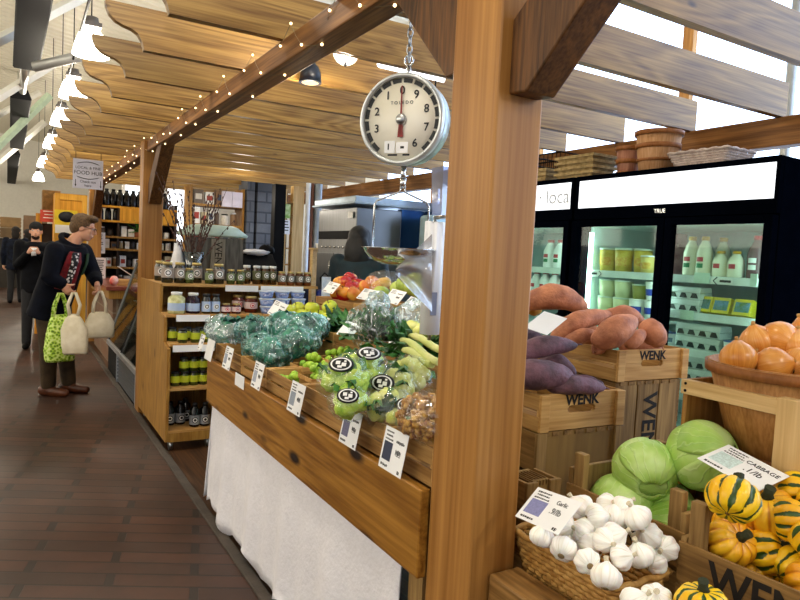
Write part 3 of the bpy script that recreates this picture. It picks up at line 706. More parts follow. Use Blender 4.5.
# --- sweet potatoes
def tuber(pts, r, m, name, label, cat, group, seed=0):
    t = thing(name, label, cat, loc=sum((V(p) for p in pts), V())/len(pts), group=group)
    P = [V(p) for p in pts]; n_ = 22; path = []; rad = []
    for i in range(n_+1):
        u = i/n_; k = u*(len(P)-1); j = min(int(k), len(P)-2); f = k-j
        a = P[max(j-1, 0)]; b_ = P[j]; c = P[j+1]; d = P[min(j+2, len(P)-1)]
        q = .5*((2*b_)+(-a+c)*f+(2*a-5*b_+4*c-d)*f*f+(-a+3*b_-3*c+d)*f**3)
        path.append(q+V((0, 0, .004*noise.noise(V((u*4, seed, 0))))))
        rad.append(r*max(.06, (math.sin(PI*min(1, max(0, u*.97+.015)))**.62)*(1.08-.25*u))*(1+.09*noise.noise(V((u*6, seed*3., 1)))))
    b = B(); b.tube(path, rad, 20)
    for vv in b.b.verts: vv.co += V((1, 1, 1))*.0*0
    for vv in b.b.verts:
        nn = noise.noise(vv.co*22+V((seed*5, 0, 0)))*.0045+noise.noise(vv.co*70)*.0012
        vv.co += V((nn, nn*.5, nn))
    b.done('root_flesh', m, t, True)
    e = P[-1]; e2 = (P[-1]-P[-2]).normalized(); b = B(); b.tube([e-e2*.004, e+e2*.012, e+e2*.022+V((0, 0, -.004))], [r*.12, r*.06, r*.02], 6); b.done('root_tip', m, t, True)
    return t
SWP = mat('sweet_potato_skin', '#c8835e', .6, c2='#94583e', sc=18, bump=.35, bsc=90)
PUR = mat('purple_potato_skin', '#765260', .6, c2='#463039', sc=18, bump=.35, bsc=90)
def px(*q): return [at(*a) for a in q]
SPL = [(px((526, 308, 2.55), (560, 300, 2.52), (592, 312, 2.55)), .062, 'orange sweet potato lying across the top left of the heap'),
       (px((556, 345, 2.38), (585, 325, 2.38), (618, 318, 2.45)), .047, 'orange sweet potato pointing up right, beside the blank white card'),
       (px((568, 348, 2.34), (590, 340, 2.33), (612, 342, 2.36)), .035, 'small orange sweet potato against the inside of the crate slats'),
       (px((600, 326, 2.48), (630, 318, 2.46), (650, 328, 2.5)), .042, 'orange sweet potato at the back of the heap below the cream tubs'),
       (px((600, 350, 2.24), (622, 335, 2.22), (642, 323, 2.28)), .062, 'largest orange sweet potato, slanting at the front of the heap'),
       (px((648, 326, 2.38), (660, 338, 2.36), (668, 350, 2.38)), .055, 'orange sweet potato at the right end of the heap'),
       (px((632, 352, 2.30), (642, 343, 2.30), (650, 336, 2.36)), .035, 'small orange sweet potato wedged at the front right of the heap'),
       (px((612, 338, 2.44), (606, 350, 2.40), (600, 356, 2.36)), .035, 'half hidden orange sweet potato in the middle of the heap'),
       (px((570, 330, 2.6), (595, 338, 2.56), (615, 345, 2.5)), .05, 'orange sweet potato under the pile'),
       (px((625, 350, 2.5), (650, 350, 2.5), (668, 358, 2.46)), .05, 'orange sweet potato at the bottom right of the pile')]
for i, (p, r, l) in enumerate(SPL): tuber([CAM+(q-CAM)*1.03+V((0, .03, .012)) for q in p], r*.88, SWP, 'sweet_potato', l, 'sweet potato', 'orange sweet potatoes in the stencilled crate', i+1)
PUL = [(px((505, 348, 2.1), (530, 341, 2.1), (552, 342, 2.12)), .036, 'purple sweet potato at the back of the heap beside the post'),
       (px((508, 366, 1.98), (545, 350, 1.97), (584, 347, 2.0)), .040, 'long purple sweet potato lying on top with its thin tip to the right'),
       (px((508, 384, 1.90), (545, 377, 1.88), (580, 382, 1.92)), .055, 'thick purple sweet potato at the front beside the post'),
       (px((545, 366, 2.04), (565, 366, 2.02), (582, 378, 2.02)), .036, 'small purple sweet potato behind the thick one'),
       (px((552, 391, 1.90), (580, 388, 1.90), (612, 391, 1.94)), .036, 'brownish purple sweet potato along the stencilled end'),
       (px((560, 384, 2.1), (590, 386, 2.1), (610, 390, 2.08)), .036, 'dark purple sweet potato in the back corner of the crate')]
for i, (p, r, l) in enumerate(PUL): tuber([CAM+(q-CAM)*1.08+V((0, .03, .004)) for q in p], r*.95, PUR, 'purple_sweet_potato', l, 'sweet potato', 'purple sweet potatoes in the stencilled crate', i+20)
GOLD = mat('gold_potato_skin', '#d9a44c', .5, c2='#b57c2c', sc=20, bump=.2)
for i, (x, y, d) in enumerate(((527, 305, 2.75), (520, 318, 2.6), (534, 309, 2.8), (518, 300, 2.85))):
    t = B(); p = at(x, y, D=d); t.M = Matrix.Translation(p); t.ball((0, 0, 0), (.036, .03, .028), 16, 10, .12, 2, i); o = t.done('gold_potato', GOLD)
    tag(o, 'yellow potato beside the post behind the sweet potatoes, ' + ('second from the right', 'lowest', 'rightmost', 'topmost left')[i], 'potato', 'yellow potatoes behind the post')
crate('wooden_crate', 'crate of yellow potatoes mostly hidden behind the near post', 'crate', (1.86, 2.30, .925), .32, .32, .12)
box_crate('upturned old crate under the yellow potatoes behind the near post', (1.86, 2.30, Z0), .32, .31, .262, (0, 0, 0))
# ================================================================== BAGGED AND LOOSE VEGETABLES ON THE TABLE
FILM_C = plastic_film('clear_bag_film', '#fafdff', .9, .02)
FILM_B = plastic_film('blue_bag_film', '#cdf2f4', .88, .03, 22, .6)
CHART = mat('cauliflower_green', '#d8ea58', .6, c2='#a8cc3a', sc=30, bump=.3, sub=.1)
CREAMY = mat('cauliflower_cream', '#f0ee9c', .6, c2='#d8dc5c', sc=30, bump=.3)
LEAF = mat('leaf_green', '#4f8a2e', .5, c2='#2a5a1c', sc=25, bump=.2)
DKLEAF = mat('dark_leaf_green', '#3f7d38', .5, c2='#1c4420', sc=22, bump=.25)
TEALV = mat('broccoli_dark', '#3a8c6c', .5, c2='#125044', sc=16, bump=.5, bsc=40)
TEALL = mat('broccoli_leaf', '#4a9a7c', .45, c2='#123f3c', sc=14, bump=.3)
BLKS = mat('sticker_black', '#121214', .4)
def leafy(b, c, R0, n_, L, W, seed, up=.4):
    rn = random.Random(seed)
    for i in range(n_):
        a = rn.uniform(0, 6.28); el = rn.uniform(-.2, 1.2)*up*2; s = rn.uniform(.7, 1.2)
        d = V((math.cos(a)*math.cos(el), math.sin(a)*math.cos(el), math.sin(el))); sd = d.cross(V((0, 0, 1))).normalized(); nn = sd.cross(d)
        st_ = V(c)+d*R0*rn.uniform(.1, .7)
        def fn(u, v):
            w = W*s*(math.sin(PI*min(1, .08+u*.92))**.7)*(v-.5)
            return st_+d*L*s*u+sd*w+nn*(.25*L*s*math.sin(u*2.2)*(-1 if up < .5 else .4)+.15*W*math.cos((v-.5)*PI)+.008*math.sin(u*14+v*9+i))
        b.sheet(fn, 6, 4)
def crumple(seed, amp=.16, nf=2.6):
    def fn(d, a): return 1+amp*noise.noise(d*nf+V((seed*3.1, seed, 0)))+amp*.45*abs(noise.noise(d*nf*3+V((seed, seed*2, 5))))
    return fn
def bagged(name, label, cat, group, p, r, seed, kind, sticker=None, film=None, e=(0, 0, 0)):
    t = thing(name, label, cat, p, e, group); r = V(r)
    if kind == 'cauli':
        b = B(); rn = random.Random(seed); k = rn.random()
        for i in range(26):
            d = V((rn.gauss(0, 1), rn.gauss(0, 1), rn.gauss(.3, 1))).normalized(); q = V((d.x*r.x, d.y*r.y, d.z*r.z))*.62
            b.ball(q, r.x*rn.uniform(.26, .36), 10, 7, .3, 4, i)
        b.done('florets', CHART if seed % 2 else CREAMY, t)
        b = B(); leafy(b, (0, 0, -r.z*.3), r.x*.7, 9, r.x*1.0, r.x*.8, seed, .7); b.done('leaves', LEAF, t)
    elif kind == 'broc':
        b = B(); rn = random.Random(seed)
        for i in range(16):
            d = V((rn.gauss(0, 1), rn.gauss(0, 1), rn.gauss(.2, 1))).normalized(); q = V((d.x*r.x, d.y*r.y, d.z*r.z))*.55
            b.ball(q, r.x*rn.uniform(.30, .42), 12, 8, .45, 5, i+seed)
        b.done('florets', TEALV, t)
        b = B(); leafy(b, (0, 0, -r.z*.25), r.x*.5, 24, r.x*.74, r.x*.5, seed, .5); b.done('leaves', TEALL, t)
    elif kind == 'kale':
        b = B(); leafy(b, (0, 0, -r.z*.6), r.x*.5, 60, r.x*1.0, r.x*.28, seed, .55); b.done('leaves', DKLEAF, t)
    elif kind == 'corn':
        b = B(); rn = random.Random(seed)
        for i in range(170):
            d = V((rn.gauss(0, 1), rn.gauss(0, 1), rn.gauss(0, 1))).normalized(); q = V((d.x*r.x, d.y*r.y, d.z*r.z))*rn.uniform(.75, .9)
            b.ball(q, rn.uniform(.008, .014), 7, 5, .5, 3, i)
        o = b.done('brown_pieces', mat('popcorn_kernels', '#d9a84e', .6, c2='#8a4e1a', sc=60), t); o['kind'] = 'stuff'
    b = B(); b.ball((0, 0, 0), r*1.02, 40, 26, fn=crumple(seed)); b.done('plastic_bag', film or FILM_C, t)
    if sticker:
        for (dv, sz) in sticker:
            d = V(dv).normalized(); c = V((d.x*r.x, d.y*r.y, d.z*r.z))*1.09
            q = d.to_track_quat('Z', 'Y').to_matrix().to_4x4(); M = Matrix.Translation(c) @ q
            b = B(); b.M = M; b.lathe([(.001, 0), (sz*.95, -.001), (sz, -.004), (.001, -.0045)], 28); s = b.done('sticker', BLKS, t)
            b = B(); b.M = M; b.lathe([(sz*.72, .0006), (sz*.86, .0003), (sz*.86, -.001), (sz*.72, -.001), (sz*.72, .0006)], 28, cap=False)
            for i in range(7):
                a = i*.9; b.box(math.cos(a)*sz*.35-sz*.12, math.cos(a)*sz*.35+sz*.12, math.sin(a*1.7)*sz*.38-sz*.06, math.sin(a*1.7)*sz*.38+sz*.07, -.0005, .0012)
            b.done('print', WHITE, s)
    return t
dC = lambda p: (CAM-V(p)).normalized()
CB = [((345, 386, 1.98), (.085, .085, .075), 1, ((-.3, .1, .75), .04), 'bagged green cauliflower at the left of the pile, its oval sticker tilted up'),
      ((366, 376, 2.12), (.08, .08, .075), 1, ((.2, 0, .9), .042), 'bagged green cauliflower at the back left, its black sticker facing up'),
      ((392, 394, 2.10), (.085, .085, .08), 2, ((-.9, -.1, .35), .042), 'bagged yellow cauliflower in the middle of the pile, oval sticker to the left'),
      ((410, 385, 2.22), (.09, .09, .085), 2, None, 'bagged pale cauliflower at the right end of the pile'),
      ((388, 414, 1.92), (.075, .075, .065), 2, ((.9, -.6, .2), .03), 'bagged white cauliflower at the front right of the pile'),
      ((350, 408, 1.90), (.065, .06, .055), 1, ((-.5, -.6, .6), .034), 'bagged green cauliflower lowest at the front of the pile'),
      ((352, 372, 2.3), (.06, .06, .055), 1, None, 'bagged green cauliflower half hidden at the far left of the pile')]
for i, (p, r, k, stk, lab) in enumerate(CB):
    pt = at(p[0], p[1]-5, D=p[2]+.07)
    bagged('bagged_cauliflower', lab, 'cauliflower', 'bagged cauliflowers in the front row', pt, r, 2*i+k, 'cauli', None)
    if stk:
        t = bpy.data.objects[-1] if False else [o for o in COL.objects if o.get('label') == lab][0]
        d = (dC(pt)+V(stk[0])*.35).normalized() if stk else None
        d = (dC(pt)*.55+V((stk[0][0]*.4, stk[0][1]*.3, stk[0][2]*.6))).normalized()
        sz = stk[1]; c = d*V(r).length*.66
        M = Matrix.Translation(c) @ d.to_track_quat('Z', 'Y').to_matrix().to_4x4()
        b = B(); b.M = M; b.lathe([(.001, .001), (sz*.95, 0), (sz, -.003), (.001, -.0035)], 28, fn=lambda q, a, R_, z: V((q.x, q.y*.7, q.z))); s = b.done('sticker', BLKS, t)
        b = B(); b.M = M; b.lathe([(sz*.70, .0016), (sz*.82, .0012), (sz*.82, 0), (sz*.70, 0), (sz*.70, .0016)], 28, cap=False, fn=lambda q, a, R_, z: V((q.x, q.y*.7, q.z)))
        for (x0, x1, y0, y1) in ((-.42, -.08, -.05, .25), (.05, .4, -.2, .12), (-.25, .1, -.35, -.15), (.2, .38, .2, .34)): b.box(x0*sz, x1*sz, y0*sz, y1*sz, 0, .0018)
        b.done('print', WHITE, s)
BR = [((232, 335, 3.72), (.13, .13, .085), 'bagged dark greens in whitish plastic at the far left end of the front row'),
      ((222, 328, 3.85), (.10, .10, .08), 'bagged dark greens furthest left behind the blank white card'),
      ((262, 348, 3.28), (.10, .11, .075), 'bagged dark greens at the front, in the middle of the front row'),
      ((256, 330, 3.62), (.11, .11, .08), 'bagged dark greens at the back, left of the middle'),
      ((288, 328, 3.45), (.13, .11, .085), 'bagged dark greens highest on the heap'),
      ((274, 352, 3.12), (.10, .10, .075), 'bagged dark greens at the front near the sprout boxes'),
      ((298, 342, 3.12), (.11, .09, .07), 'bagged dark greens at the right end of the heap beside the sprouts'),
      ((308, 328, 3.3), (.11, .09, .075), 'bagged dark greens at the back right, touching the middle row')]
for i, (p, r, lab) in enumerate(BR):
    bagged('bagged_greens', lab, 'greens', 'bags of dark greens in the front row', at(*p), r, i+3, 'broc', film=FILM_B if i > 1 else plastic_film('frosty_bag_film', '#e4f2f6', .75, .1, 22, .6))
bagged('clear_bag', 'clear bag of golden brown pieces in the front row beside the near post', 'bag', None, at(424, 417, D=1.78), (.07, .10, .065), 5, 'corn')
bagged('bagged_greens', 'clear bag of dark green leaves bulging out of the middle row', 'greens', None, at(376, 326, D=3.05), (.13, .13, .115), 8, 'kale', film=plastic_film('thin_bag_film', '#f4fcff', .93, .03, 24, .5))
for i, (p, lab) in enumerate((((348, 318, 3.45), 'loose dark greens piled left of the bag of dark green leaves'), ((330, 328, 3.5), 'loose dark greens nearest the yellow green apples'), ((418, 338, 2.75), 'loose dark leaves behind the leeks'))):
    t = thing('leafy_greens', lab, 'leafy greens', at(*p), group='loose dark greens in the middle row'); b = B(); leafy(b, (0, 0, -.04), .05, 60, .13, .045, 40+i, .4); b.done('leaves', DKLEAF, t)
# leeks / corn at the near end of the middle row
LEEK = mat('leek_pale', '#dcdc96', .5, c2='#b9c86a', sc=6)
for i, (a, c, lab) in enumerate((((402, 340, 2.62), (440, 362, 2.2), 'pale leek lying lowest at the near end of the middle row'), ((410, 336, 2.7), (446, 350, 2.3), 'pale leek in the middle of the leeks by the hanging bag roll'), ((404, 350, 2.5), (432, 364, 2.25), 'short pale leek at the front of the leeks'))):
    t = thing('leek', lab, 'leek', (at(*a)+at(*c))/2, group='leeks in the middle row')
    p0, p1 = at(*a), at(*c); b = B(); b.tube([p0+(p1-p0)*k/6+V((0, 0, .008*math.sin(k))) for k in range(7)], [.011, .014, .015, .015, .014, .014, .013], 12); b.done('stalk', LEEK, t, True)
    b = B()
    for k in range(5):
        q = (p1-p0).normalized(); s_ = q.cross(V((0, 0, 1)))
        b.sheet(lambda u, v: p0-q*(u*.12)+s_*((v-.5)*.03*(1-u*.6)+(k-2)*.014*u)+V((0, 0, .02*u-.05*u*u+.006*k)), 5, 2)
    b.done('leaves', DKLEAF, t, True)
# squat yellow squash-like vegetables behind the leeks
for i, (x, y, d, lab) in enumerate(((412, 328, 2.9, 'pale yellow vegetable under the hanging bag, left one'), (424, 332, 2.8, 'pale yellow vegetable under the hanging bag, middle one'), (436, 330, 2.75, 'pale yellow vegetable under the hanging bag, beside the roll'))):
    b = B(); p = at(x, y, D=d); b.M = Matrix.Translation(p); b.ball((0, 0, 0), (.05, .045, .036), 16, 10, .1, 2, i)
    tag(b.done('yellow_vegetable', CREAMY), lab, 'vegetable', 'pale yellow vegetables in the middle row')
# brussels sprouts in open boxes
SPR = mat('sprout_green', '#a8cc3e', .5, c2='#6f9c22', sc=40, bump=.3)
sb = []
def sprout(p, r, i):
    t = B(); t.M = Matrix.Translation(p); t.ball((0, 0, 0), r, 12, 8, .12, 3, i); o = t.done('brussels_sprout', SPR)
    o.location = (0, 0, 0)
    for v in o.data.vertices: v.co -= p
    o.location = p; tag(o, 's', 'brussels sprout', 'brussels sprouts in the boxes'); sb.append(o); return o
boxes = [(at(291, 384, X=1.045), 'nearest the cards'), (at(322, 376, X=1.13), 'beside the cauliflower'), (at(312, 365, X=1.19), 'in the middle'), (at(338, 358, X=1.31), 'against the middle row')]
for bp, w_ in boxes:
    x, y, zb = bp.x, bp.y, bp.z-.085
    t = thing('berry_box', f'open wooden quart box of brussels sprouts, {w_}', 'box', (x, y, zb), group='quart boxes of sprouts')
    b = B()
    for (x0, x1, y0, y1) in ((-.075, -.071, -.07, .07), (.071, .075, -.07, .07), (-.071, .071, -.07, -.066), (-.071, .071, .066, .07)): b.box(x0, x1, y0, y1, 0, .085)
    b.box(-.07, .07, -.066, .066, 0, .004); b.done('box_sides', W_CRATE_Y, t)
    b = B(); b.box(-.08, .08, -.073, .073, .075, .088); b.box(-.08, .08, -.073, .073, .075, .076)
    b.b.free(); b = B()
    for (x0, x1, y0, y1) in ((-.079, -.075, -.074, .074), (.075, .079, -.074, .074), (-.075, .075, -.074, -.070), (-.075, .075, .070, .074)): b.box(x0, x1, y0, y1, .07, .088)
    b.done('rim_band', W_CRATE_X, t)
    for k in range(13):
        sprout(V((x+RN.uniform(-.055, .055), y+RN.uniform(-.05, .05), zb+.075+.02*(k % 3)+RN.uniform(0, .012))), RN.uniform(.015, .02), k)
    rank(sb[-13:], 'green brussels sprout in the box '+w_+', {}')
# apples
def apple_proto(name, c1, c2, label, group, sc=6):
    t = thing(name, label, 'apple', group=group); r = .038
    b = B(); b.lathe([(a*r, z*r) for a, z in ((.05, -.78), (.3, -.86), (.62, -.74), (.9, -.3), (1, .12), (.92, .5), (.66, .78), (.36, .86), (.15, .74), (.03, .6))], 28, fn=lambda p, a, q, z: p*(1+.025*math.cos(5*a)*(1 if z < 0 else .3))); b.done('flesh', mat(name+'_skin', c1, .25, c2=c2, sc=sc, spec=.5, rp=(.40, .50)), t)
    b = B(); b.tube([(0, 0, r*.6), (.002, 0, r*.9), (.006, 0, r*1.15)], .0018, 6); b.done('stem', mat('apple_stem', '#4a3418', .8), t); return t
ga = apple_proto('green_apple', '#c4cc3a', '#a0b828', 'g', 'yellow green apples in the middle row')
GA = [(281, 323, 4.0), (296, 323, 3.92), (289, 312, 4.05), (303, 316, 3.95), (312, 309, 4.0), (313, 325, 3.85), (330, 308, 3.85), (327, 320, 3.75), (320, 318, 3.95), (298, 309, 4.2)]
scatter(ga, [(at(*p), rr(.5), 1.25) for p in GA], 'yellow green apple in the middle row, {}')
ra = apple_proto('red_apple', '#a81216', '#e0982e', 'r', 'red and golden apples in the back row', 12)
RA = [(337, 293, 4.35), (345, 283, 4.5), (352, 288, 4.42), (350, 279, 4.55), (358, 285, 4.5), (340, 283, 4.6), (344, 294, 4.25), (362, 290, 4.4)]
scatter(ra, [(at(*p), rr(.5), 1.35) for p in RA], 'red or golden apple in the back row, {}')
pa = apple_proto('golden_apple', '#e0a844', '#d0702c', 'p', 'golden apples in the back row', 9)
PA = [(366, 287, 4.3), (372, 283, 4.3), (354, 294, 4.2), (378, 288, 4.2), (384, 284, 4.2)]
scatter(pa, [(at(*p), rr(.5), 1.3) for p in PA], 'golden apple behind the back row price card, {}')
pe = apple_proto('green_pear', '#b8c860', '#98b048', 'e', 'pale green fruit in the back row', 9)
PE = [(381, 294, 3.9), (404, 285, 3.7), (412, 287, 3.65), (420, 291, 3.6), (414, 281, 3.75), (398, 290, 3.75)]
scatter(pe, [(at(*p), rr(.5), 1.35) for p in PE], 'pale green fruit in the back row, {}')
bagged('fruit_bag', 'clear bag of fruit bunched up behind the back row cards', 'bag', None, at(386, 282, D=4.0), (.12, .1, .07), 4, 'none')
bagged('clear_bag', 'clear crinkled bag of vegetables beside the hanging roll', 'bag', None, at(420, 317, D=3.0), (.12, .11, .08), 9, 'none', film=plastic_film('frosty_bag_film'))
bagged('clear_bag', 'twisted clear bag neck above the dark green leaves', 'bag', None, at(378, 303, D=3.2), (.06, .06, .06), 14, 'none', film=plastic_film('frosty_bag_film'))

# ================================================================== PRICE CARDS
CN = []
def card4(label, bl, br, tl, marks=2, group='price cards', word=None, price=None, blank=False, pict=None, stick=False):
    bl, br, tl = V(bl), V(br), V(tl); xd = (br-bl); w = xd.length; xd.normalize(); yd = tl-bl; yd = yd-xd*yd.dot(xd); h = yd.length; yd.normalize(); zd = xd.cross(yd)
    M = Matrix(((xd.x, yd.x, zd.x, bl.x), (xd.y, yd.y, zd.y, bl.y), (xd.z, yd.z, zd.z, bl.z), (0, 0, 0, 1)))
    t = thing('price_card', label, 'card', group=group, mtx=M)
    b = B(); b.box(0, w, 0, h, -.0015, 0); b.done('card_sheet', CARD, t)
    if not blank:
        b = B(); rn = random.Random(len(CN)*7)
        def line(x, y, L, k=.04):
            x0 = x
            while x0 < x+L:
                d = rn.uniform(.02, .05)*1.0; b.box(x0*w, min(x0+d, x+L)*w, (y-k*rn.uniform(.25, .5))*h, (y+k*rn.uniform(.25, .5))*h, 0, .0004); x0 += d+.012
        line(.08, .9, .32, .05); line(.10, .81, .28, .05); line(.08, .72, .34, .05)
        if marks > 1: line(.56, .74, .34, .08); line(.6, .5, .22, .14); line(.62, .43, .2, .02)
        line(.08, .10, .3, .07); line(.82, .08, .09, .1)
        b.done('print', INK, t)
        if pict:
            b = B(); b.box(.07*w, .44*w, .22*h, .66*h, 0, .0003); b.done('picture', mat('card_picture_'+pict.strip('#'), pict, .5, var=.3, sc=200), t)
        if word: text(word, h*.17, (.70*w, .76*h, .0004), (1, 0, 0), (0, 1, 0), INK, t, False, 'handwriting')
        if price: text(price, h*.24, (.68*w, .5*h, .0004), (1, 0, 0), (0, 1, 0), INK, t, False, 'handwriting')
    CN.append(t); return t
GRP = 'price cards clipped to the front of the table'
for (yc, w_, z0, z1, pict, bl_, lab) in ((3.70, .07, .885, .96, None, False, 'leftmost price card, half folded, beside the jar case'), (3.52, .11, .855, .955, None, True, 'blank white card in front of the far bags of greens'), (3.17, .10, .868, .965, '#9aa4b8', False, 'narrow grey price card third from the far end of the board'),
        (2.71, .095, .862, .963, '#a8b0c4', False, 'price card below the middle tray of bagged greens'), (2.26, .105, .858, .96, '#98a2b4', False, 'price card in front of the sprout boxes'), (1.80, .095, .862, .962, '#6c6a8c', False, 'price card in front of the bagged cauliflower'), (1.53, .10, .862, .968, '#2e3550', False, 'price card with a dark picture, nearest the post')):
    z0 -= .01
    card4(lab, (.903, yc+w_*.62, z0), (.903, yc-w_*.62, z0), (.925, yc+w_*.62, z1), 2, GRP, blank=bl_, pict=pict)
card4('white card hanging down over the board edge between two price cards', (.92, 3.06, .80), (.92, 2.92, .80), (.922, 3.06, .86), blank=True, group=GRP)
G2 = 'price cards on the middle row'
for (c, lab) in ((((267, 313), (279, 319), (277, 300), 4.0), 'small price card among the yellow green apples, left'), (((305, 321), (320, 328), (312, 311), 3.65), 'price card among the yellow green apples, right'), (((336, 334), (351, 338), (347, 321), 3.2), 'price card in front of the loose dark greens'), (((383, 351), (401, 354), (393, 334), 2.72), 'large price card in front of the leeks')):
    card4(lab, at(*c[0], X=1.375), at(*c[1], X=1.375), at(*c[2], X=1.43), 2, G2)
G3 = 'price cards on the back row'
for (c, lab) in ((((322, 291), (332, 294), (329, 281), 4.45), 'price card at the far end of the back row, left of the red apples'), (((356, 298), (369, 301), (364, 288), 4.1), 'price card in front of the golden apples'), (((383, 301), (397, 305), (390, 288), 3.8), 'price card with a dark stamp in the back row'), (((401, 307), (413, 311), (410, 296), 3.55), 'price card nearest the bag roll in the back row')):
    card4(lab, at(*c[0], X=1.745), at(*c[1], X=1.745), at(*c[2], X=1.80), 2, G3)
card4('large garlic price card stuck at the back left of the garlic basket', at(515, 516, D=1.52), at(558, 535, D=1.38), at(530, 484, D=1.58), 1, None, 'Garlic', '.9/lb', pict='#8f92c4')
card4('long cabbage price card lying on the big cabbage above the squash', at(697, 458, D=1.60), at(757, 492, D=1.46), at(722, 441, D=1.66), 1, None, 'CABBAGE', '.1/lb', pict='#d6ecec')
card4('blank white card on the orange sweet potatoes beside the post', at(524, 327, D=2.22), at(547, 335, D=2.16), at(541, 310, D=2.3), blank=True, group=None)

# ================================================================== HANGING SCALE
SC = at(401.5, 119.5, X=.985)
nd = V((-.80, -.60, -.03)).normalized(); xd = V((.70, -.72, 0)).normalized(); ud = xd.cross(V((0, 0, 1))); zu = nd.cross(xd)*1
zu = V((0, 0, 1)); xd = zu.cross(nd).normalized(); zu = nd.cross(xd)
SM = Matrix(((xd.x, zu.x, nd.x, SC.x), (xd.y, zu.y, nd.y, SC.y), (xd.z, zu.z, nd.z, SC.z), (0, 0, 0, 1)))
hs = thing('hanging_scale', 'round white dial grocery scale with a chrome pan hanging from the front beam', 'scale', mtx=SM)
Rr = .135
b = B(); b.lathe([(Rr*.2, -.075), (Rr*.9, -.075), (Rr*.97, -.065), (Rr*.97, -.002), (Rr*.2, -.002)], 56); b.done('housing', mat('scale_housing', '#b9c6c4', .3, .6), hs)
b = B(); b.lathe([(Rr*.90, .002), (Rr*.905, .012), (Rr*.96, .014), (Rr*1.0, .004), (Rr*1.0, -.012), (Rr*.96, -.014), (Rr*.90, .002)], 64, cap=False); b.done('bezel', mat('bezel_silver', '#dfe4e6', .3, .5), hs)
DIALZ = .002
b = B(); b.lathe([(.001, 0), (Rr*.91, 0), (Rr*.91, -.002), (.001, -.002)], 56); df = b.done('dial_face', mat('dial_cream', '#fffcf0', .35, c2='#fbf2d8', sc=3), hs)
b = B()
for k in range(-8, 8):
    a0, a1 = PI/2+k*.312+.03, PI/2+(k+1)*.312-.03
    for q_ in range(8):
        t0, t1 = a0+(a1-a0)*q_/8, a0+(a1-a0)*(q_+1)/8
        b.quad(*[V((math.cos(t)*r_, math.sin(t)*r_, .0009)) for t, r_ in ((t0, Rr*.79), (t1, Rr*.79), (t1, Rr*.885), (t0, Rr*.885))])
b.done('tick_band', mat('tick_black', '#1c2024', .5), df)
for ch, ang_ in (('0', 90), ('9', 57), ('8', 20), ('7', -17), ('6', -57), ('1', 123), ('2', 163), ('3', 198)):
    a = math.radians(ang_); rr_ = Rr*.62
    text(ch, .033, (math.cos(a)*rr_*(1.0), math.sin(a)*rr_, .0012), (1, 0, 0), (0, 1, 0), INK, df, False, 'numeral', bold=.0004)
text('T O L E D O', .0135, (0, Rr*.36, .0012), (1, 0, 0), (0, 1, 0), INK, df, False, 'lettering')
b = B(); b.box(-.052, -.018, -.098, -.062, .0005, .0016); b.box(-.014, .024, -.098, -.066, .0005, .0016); b.done('sticker', CARD, df)
b = B(); b.box(-.041, -.037, -.088, -.07, .0017, .002); b.box(.0, .012, -.085, -.078, .0017, .002); b.box(-.04, -.01, -.106, -.101, .001, .002); b.box(.008, .03, -.106, -.101, .001, .002); b.done('print', INK, df)
b = B(); b.prism([(-.0035, -.045), (.0035, -.045), (.0016, Rr*.72), (-.0016, Rr*.72)], 2, .004, .006); b.prism([(-.009, -.052), (.009, -.052), (.006, -.012), (-.006, -.012)], 2, .004, .006); b.done('needle', mat('needle_red', '#8e1c18', .4), hs)
b = B(); b.lathe([(.001, .012), (.014, .011), (.017, .004), (.017, .002), (.001, .002)], 24); b.done('hub', STEEL, hs)
for a in (.7, 2.4, 3.9, 5.4):
    b = B(); b.ball((math.cos(a)*Rr*.95, math.sin(a)*Rr*.95, .013), .003, 8, 6); b.done('screw', STEEL, hs)
Cp = SC-nd*.035
b = B(); b.tube([Cp+V((0, 0, Rr*.95)), Cp+V((0, 0, Rr+.03))], .008, 10); b.tube([Cp+V((0, 0, Rr+.03))+xd*.014*math.cos(t*PI/6)+V((0, 0, .016+.016*math.sin(t*PI/6))) for t in range(12)], .003, 6, closed=True); b.done('top_ring', CHROME, hs, True)
b = B(); z0 = Cp.z+Rr+.055; zt = 2.225; k = 0
while z0 < zt:
    c = V((Cp.x, Cp.y, z0)); pd = xd if k % 2 else nd
    b.tube([c+pd*.008*math.cos(t*PI/4)+V((0, 0, .016*math.sin(t*PI/4))) for t in range(8)], .0025, 5, closed=True); z0 += .024; k += 1
b.done('chain', STEEL, hs, True)
# bail and pan
b0 = Cp-V((0, 0, Rr*.96))
b = B(); b.tube([b0, b0-V((0, 0, .05))], .008, 10); b.tube([b0-V((0, 0, .04)), b0-V((0, 0, .07))], [.011, .007], 10); b.done('hook', CHROME, hs, True)
W2 = .083; zj = b0.z-.082; zs = zj-.028; zp = 1.475
pc = V((b0.x, b0.y, 0)); sd = V((.86, -.51, 0))
for s in (-1, 1):
    b = B(); b.tube([pc+V((0, 0, zj+.022))+sd*s*.006, pc+V((0, 0, zj))+sd*s*.008, pc+V((0, 0, zs))+sd*s*(W2-.008), pc+V((0, 0, zs-.012))+sd*s*W2, pc+V((0, 0, zp))+sd*s*W2], .0032, 8); b.done('bail_wire', CHROME, hs, True)
b = B(); pr_ = [(.001, -.05), (.05, -.047), (.085, -.034), (.105, -.014), (.112, 0), (.118, .002), (.110, .001), (.100, -.014), (.08, -.031), (.048, -.043), (.001, -.046)]
b.lathe(pr_, 40, c=(pc.x, pc.y, zp)); b.done('pan', CHROME, hs, True)

